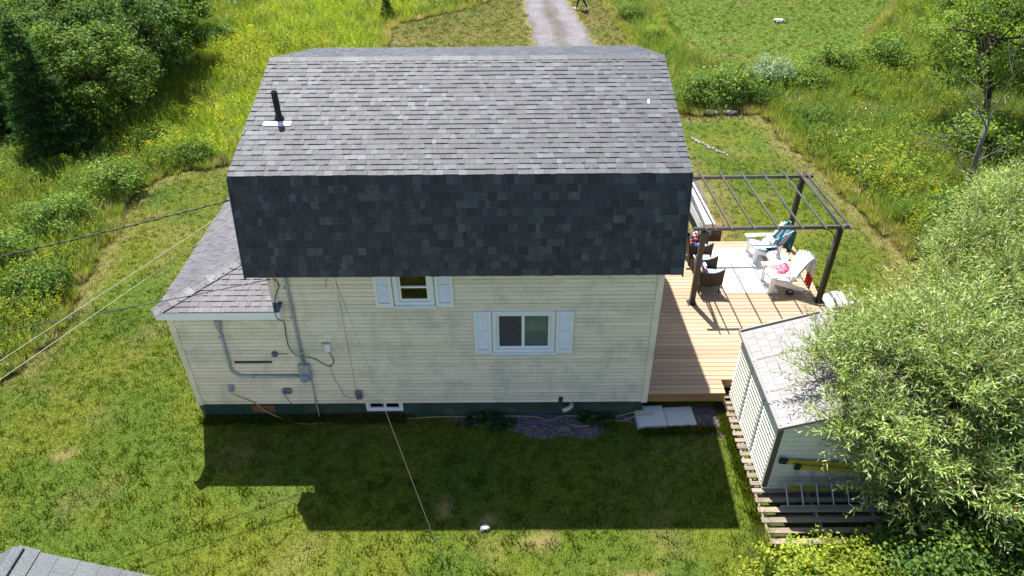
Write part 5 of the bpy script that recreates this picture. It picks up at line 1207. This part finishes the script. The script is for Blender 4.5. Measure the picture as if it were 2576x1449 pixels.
def scatter(name, x, y, z, idx_, scl, tint, coll, label):
    n = len(x); me = bpy.data.meshes.new(name); me.vertices.add(n); me.vertices.foreach_set('co', np.stack([x, y, z], -1).astype(np.float32).ravel())
    R_ = np.random.default_rng(n)
    for nm, tp, ar in (('idx','INT',idx_.astype(np.int32)), ('scl','FLOAT',scl.astype(np.float32))):
        me.attributes.new(nm, tp, 'POINT').data.foreach_set('value', ar)
    rot = np.stack([R_.normal(0, .06, n), R_.normal(0, .06, n), R_.uniform(0, 6.28, n)], -1).astype(np.float32); me.attributes.new('rot', 'FLOAT_VECTOR', 'POINT').data.foreach_set('vector', rot.ravel())
    t4 = np.ones((n, 4), np.float32); t4[:, :3] = tint; me.attributes.new('tint', 'FLOAT_COLOR', 'POINT').data.foreach_set('color', t4.ravel())
    o = bpy.data.objects.new(name, me); COL.objects.link(o); kind(o, 'stuff', label)
    ng = bpy.data.node_groups.new(name+'_scatter', 'GeometryNodeTree'); ng.interface.new_socket('Geometry', in_out='INPUT', socket_type='NodeSocketGeometry'); ng.interface.new_socket('Geometry', in_out='OUTPUT', socket_type='NodeSocketGeometry')
    gi = ng.nodes.new('NodeGroupInput'); go = ng.nodes.new('NodeGroupOutput'); ip = ng.nodes.new('GeometryNodeInstanceOnPoints'); ci = ng.nodes.new('GeometryNodeCollectionInfo')
    ci.inputs['Collection'].default_value = coll; ci.inputs['Separate Children'].default_value = True; ci.inputs['Reset Children'].default_value = True; ip.inputs['Pick Instance'].default_value = True
    def na(nm, tp):
        q = ng.nodes.new('GeometryNodeInputNamedAttribute'); q.data_type = tp; q.inputs['Name'].default_value = nm; return q.outputs['Attribute']
    lk = ng.links.new; lk(gi.outputs[0], ip.inputs['Points']); lk(ci.outputs[0], ip.inputs['Instance']); lk(na('idx','INT'), ip.inputs['Instance Index'])
    e2r = ng.nodes.new('FunctionNodeEulerToRotation'); lk(na('rot','FLOAT_VECTOR'), e2r.inputs[0]); lk(e2r.outputs[0], ip.inputs['Rotation']); lk(na('scl','FLOAT'), ip.inputs['Scale']); lk(ip.outputs[0], go.inputs[0])
    o.modifiers.new('scatter', 'NODES').node_group = ng; return o
def seen(x, y, z=0., mg=110):
    p = project(np.stack([x, y, np.full_like(x, z)], -1)); return (p[:,0] > -mg) & (p[:,0] < 1024+mg) & (p[:,1] > -mg*.7) & (p[:,1] < 576+mg*.6)
ONE = [(1,1,1), (.9,.94,.9), (1.08,1.06,1.0), (.82,.88,.85)]
turf = source('turf_tuft', [blades(601+i, 24, .042, .085, .011, ONE, 1.3) for i in range(4)]+[blades(610, 22, .11, .08, .012, ONE, .7)]+
              [tuple(np.concatenate(q) for q in zip(blades(611, 10, .05, .08, .012, ONE, .9), herb(612, 3, .05, .07, 5, .03, .03, [(.9,1.05,.9)], [(6,6,4.5)], 1, .022)))], MT['turf'])
def pts(x0, x1, y0, y1, dens):
    st_ = 1/math.sqrt(dens); X, Y = np.meshgrid(np.arange(x0, x1, st_), np.arange(y0, y1, st_)); n = X.size
    return X.ravel()+rng.uniform(-.5, .5, n)*st_, Y.ravel()+rng.uniform(-.5, .5, n)*st_
LX, LY = [], []
for x0, x1, y0, y1, d in ((-14,10,-7.5,4,260), (-14,18,4,13,170), (-9,18,13,22,100), (-5,14,22,40,70), (12,40,21,40,60)):
    x, y = pts(x0, x1, y0, y1, d); LX.append(x); LY.append(y)
x, y = np.concatenate(LX), np.concatenate(LY); lw, fd, dr, bd = zones(x, y)
k = (lw | fd) & ~dr & ~bd & ~blocked(x, y) & seen(x, y); bare = np.zeros(len(x))
for bx, by, rx, ry in BARE: bare = np.maximum(bare, 1-sstep(np.hypot((x-bx)/rx, (y-by)/ry), .4, 1.0))
k &= rng.random(len(x)) > bare*.85; x, y = x[k], y[k]; n = len(x)
tn = turf_colour(x, y)*rng.normal(1, .06, (n,1)); iz = rng.choice(6, n, p=[.235,.235,.235,.235,.035,.025]); far_ = sstep(y, 12, 26)
scatter('lawn_grass', x, y, np.zeros(n), iz, rng.uniform(.8, 1.15, n)*(1+far_*.6), np.clip(tn, .01, .6), turf, 'mown lawn grass')
# meadow
VK = 1.95
GR = [(.085,.130,.025), (.11,.150,.030), (.065,.11,.020), (.14,.165,.035)]; ST = [(.24,.20,.09), (.17,.17,.06), (.30,.25,.13)]; LF = [(.060,.110,.020), (.075,.130,.024), (.045,.085,.018), (.095,.150,.028)]
YG = [(.15,.18,.022), (.12,.16,.022), (.19,.20,.025)]
items = [blades(701, 70, .85, .22, .020, GR, .5), blades(702, 60, .65, .25, .022, GR+YG, .6), blades(703, 60, .75, .22, .018, ST+GR[:1], .45),
         herb(704, 9, .75, .26, 16, .10, .035, LF), herb(705, 8, .60, .28, 14, .10, .060, LF), herb(706, 8, .85, .24, 15, .10, .028, YG, [(.24,.24,.012), (.28,.26,.015)], 12, .045),
         herb(707, 7, .65, .25, 10, .08, .03, LF, [(.75,.75,.70)], 2, .06), herb(708, 9, .70, .26, 16, .09, .032, YG), herb(709, 6, .60, .24, 9, .08, .03, GR, [(.40,.22,.012)], 5, .05)]
VK = 1.0
mead = source('meadow_clump', items, MT['herb'])
MX, MY = [], []
for x0, x1, y0, y1, d in ((-18,-6,-4,14,13), (-26,2,11,24,9), (-30,6,24,42,7), (11,24,3,24,11), (8,16,22,42,9), (16,40,8,42,7), (8,17,-8,6,9)):
    x, y = pts(x0, x1, y0, y1, d); MX.append(x); MY.append(y)
x, y = np.concatenate(MX), np.concatenate(MY); lw, fd, dr, bd = zones(x, y)
k = ~lw & ~fd & ~dr & ~blocked(x, y) & seen(x, y, .5, 130); x, y = x[k], y[k]; n = len(x)
a1, a2, a3 = fbm(x*.35, y*.35, 81), fbm(x*.8, y*.8, 91), fbm(x*1.7, y*1.7, 95)
yel = ((x < 0) & (y > 13) & (x > -10.5)).astype(float)
Wt = np.stack([.30+.5*(a2 > .5), .30+.3*yel+.3*(a2 < .5), .10+.4*(a1 < .36)+.22*yel*(a3 > .55), .25+1.0*(a2 > .58)*(1-yel), .15+.8*((a1 > .6) & (a3 < .55))*(1-yel), .008+.06*(a3 > .76)+.05*yel*(a3 > .66), .012+.05*(a3 > .75), .15+.9*yel+.5*(a1 > .55), .004+.12*((a3 > .74) & (x < -7) & (y < 12))], -1)
Wt /= Wt.sum(1, keepdims=True); iz = (Wt.cumsum(1) < rng.random((n,1))).sum(1).clip(0, 8)
edge = np.minimum(seg_dist(x, y, LAWN), np.where(y > 20, seg_dist(x, y, FIELD), 9)); sc = rng.uniform(.65, 1.15, n)*(.42+.58*sstep(edge, .05, .9))*(.75+.6*a1)
sc *= np.where((x > 8) & (y < -1.5), .7, 1)
tn = np.ones((n,3))*(.72+.55*a2)[:,None]*rng.normal(1, .12, (n,1)); tn[:,0] *= 1+.20*yel+.12*(a1-.5); tn[:,1] *= 1+.22*yel
dryf = (1-sstep(edge+(a3-.5)*.8, .1, .8))*((x > 12) | (y > 20))*.6; tn = lerp(tn, np.array([2.2,1.5,2.0]), dryf*.5)
scatter('meadow_plants', x, y, np.zeros(n), iz, sc, np.clip(tn, .2, 3), mead, 'tall unmown meadow grass and weeds')
ex_, ey_ = [], []
for pl, a0, a1 in ((LAWN, 1, 30), (LAWN, 30, 43), (FIELD, 0, 9)):
    for i in range(a0, a1):
        p, q = np.array(pl[i]), np.array(pl[i+1]); L = np.linalg.norm(q-p); m_ = int(L*26); f = rng.random(m_)[:,None]; w_ = p+(q-p)*f+rng.normal(0, .30, (m_,2)); ex_.append(w_[:,0]); ey_.append(w_[:,1])
x, y = np.concatenate(ex_), np.concatenate(ey_); lw, fd, dr, bd = zones(x, y); k = ~lw & ~fd & ~dr & ~blocked(x, y) & seen(x, y, .3, 130); x, y = x[k], y[k]; n = len(x)
dr_ = ((x > 12) | (y > 20))*.5+.25; tn = lerp(np.ones((n,3))*rng.normal(.95, .12, (n,1)), np.array([2.0,1.5,2.2]), dr_*rng.random(n))
scatter('verge_grass', x, y, np.zeros(n), rng.choice([0,1,1,2], n), rng.uniform(.28, .62, n), np.clip(tn, .2, 3), mead, 'rough grass fringe between lawn and weeds')
wx = np.concatenate([rng.uniform(-2.1, 2.4, 420), rng.uniform(7.6, 9.5, 90), rng.normal(9.50, .05, 260), rng.uniform(9.5, 10.6, 60), rng.uniform(-7.5, 7, 260)])
wy = np.concatenate([-.03-np.abs(rng.normal(0, .05, 420)), rng.uniform(-.55, -.42, 90), rng.uniform(-3.5, .3, 260), rng.normal(-3.45, .05, 60), rng.uniform(-5.5, -.8, 260)])
n = len(wx); tn = turf_colour(wx, wy)*rng.normal(1, .12, (n,1))
scatter('edge_grass', wx, wy, np.zeros(n), np.full(n, 4), rng.uniform(.8, 1.7, n), np.clip(tn, .01, .6), turf, 'longer uncut grass tufts along walls and pallets')
# bed plants and pebbles
gv = herb(751, 6, .16, .13, 7, .12, .10, [(.030,.085,.022), (.045,.11,.028)])
for i, (px, py, s) in enumerate([(4.14,-.04,1.0),(4.41,-.05,.9),(4.16,-.12,1.1),(4.34,-.26,1.2),(4.69,-.22,1.1),(3.8,-.16,.9),(4.42,-.40,.8),(6.45,-.05,1.0),(6.52,-.18,1.0),(6.36,-.08,.8),(6.7,-.22,1.0),(6.9,-.12,.9)]):
    if i == 0: gme = np_mesh('leaves', gv[0], 4, gv[1], MT['leaf'])
    lab = ['leafy plant by the wall below the big window','leafy plant right of the first below the window','leafy plant crossing the tan cord in the bed','rounded leafy plant in mid bed','leafy plant right of the bed centre','small leafy plant at the left end of the bed','leafy plant at the front edge of the bed','leafy weed inside the tan cord loop','second leafy weed in the cord loop','small weed by the dryer duct','weed at the right end of the cord loop','weed near the concrete slabs'][i]
    plant('bed_plant', lab, 'plant', (px, py, 0), [('leaves', gme)], s, i*1.3, 'plants in the gravel bed')
R_ = np.random.default_rng(5); pb = MB()
x, y = R_.uniform(2.3, 9.7, 5200), R_.uniform(-.8, .0, 5200); jx, jy = jit(x, y, 3, .22, 1.7); gx2, gy2 = jit(x, y, 9, .22, 2.2); k = in_poly(jx, jy, BED) | in_poly(gx2, gy2, BED2); k &= ~((x > 7.45) & (x < 8.9) & (y > -.5))
PC = [(.16,.13,.16), (.10,.085,.10), (.22,.20,.22), (.30,.29,.29), (.13,.11,.17), (.08,.065,.06)]
for px, py in zip(x[k], y[k]):
    r = R_.uniform(.008, .022); h = r*R_.uniform(.5, .9); a_ = R_.uniform(0, 6.28); z = .011
    V = [(px+r*math.cos(a_+j*math.pi/2)*R_.uniform(.7,1.2), py+r*math.sin(a_+j*math.pi/2)*R_.uniform(.7,1.2), z) for j in range(4)]+[(px, py, z+h)]
    pb.add(V, [(0,1,4),(1,2,4),(2,3,4),(3,0,4)], PC[R_.integers(0, 6)])
kind(pb.build('gravel_stones', MT['pebble']), 'stuff', 'small violet-grey gravel stones in the bed')
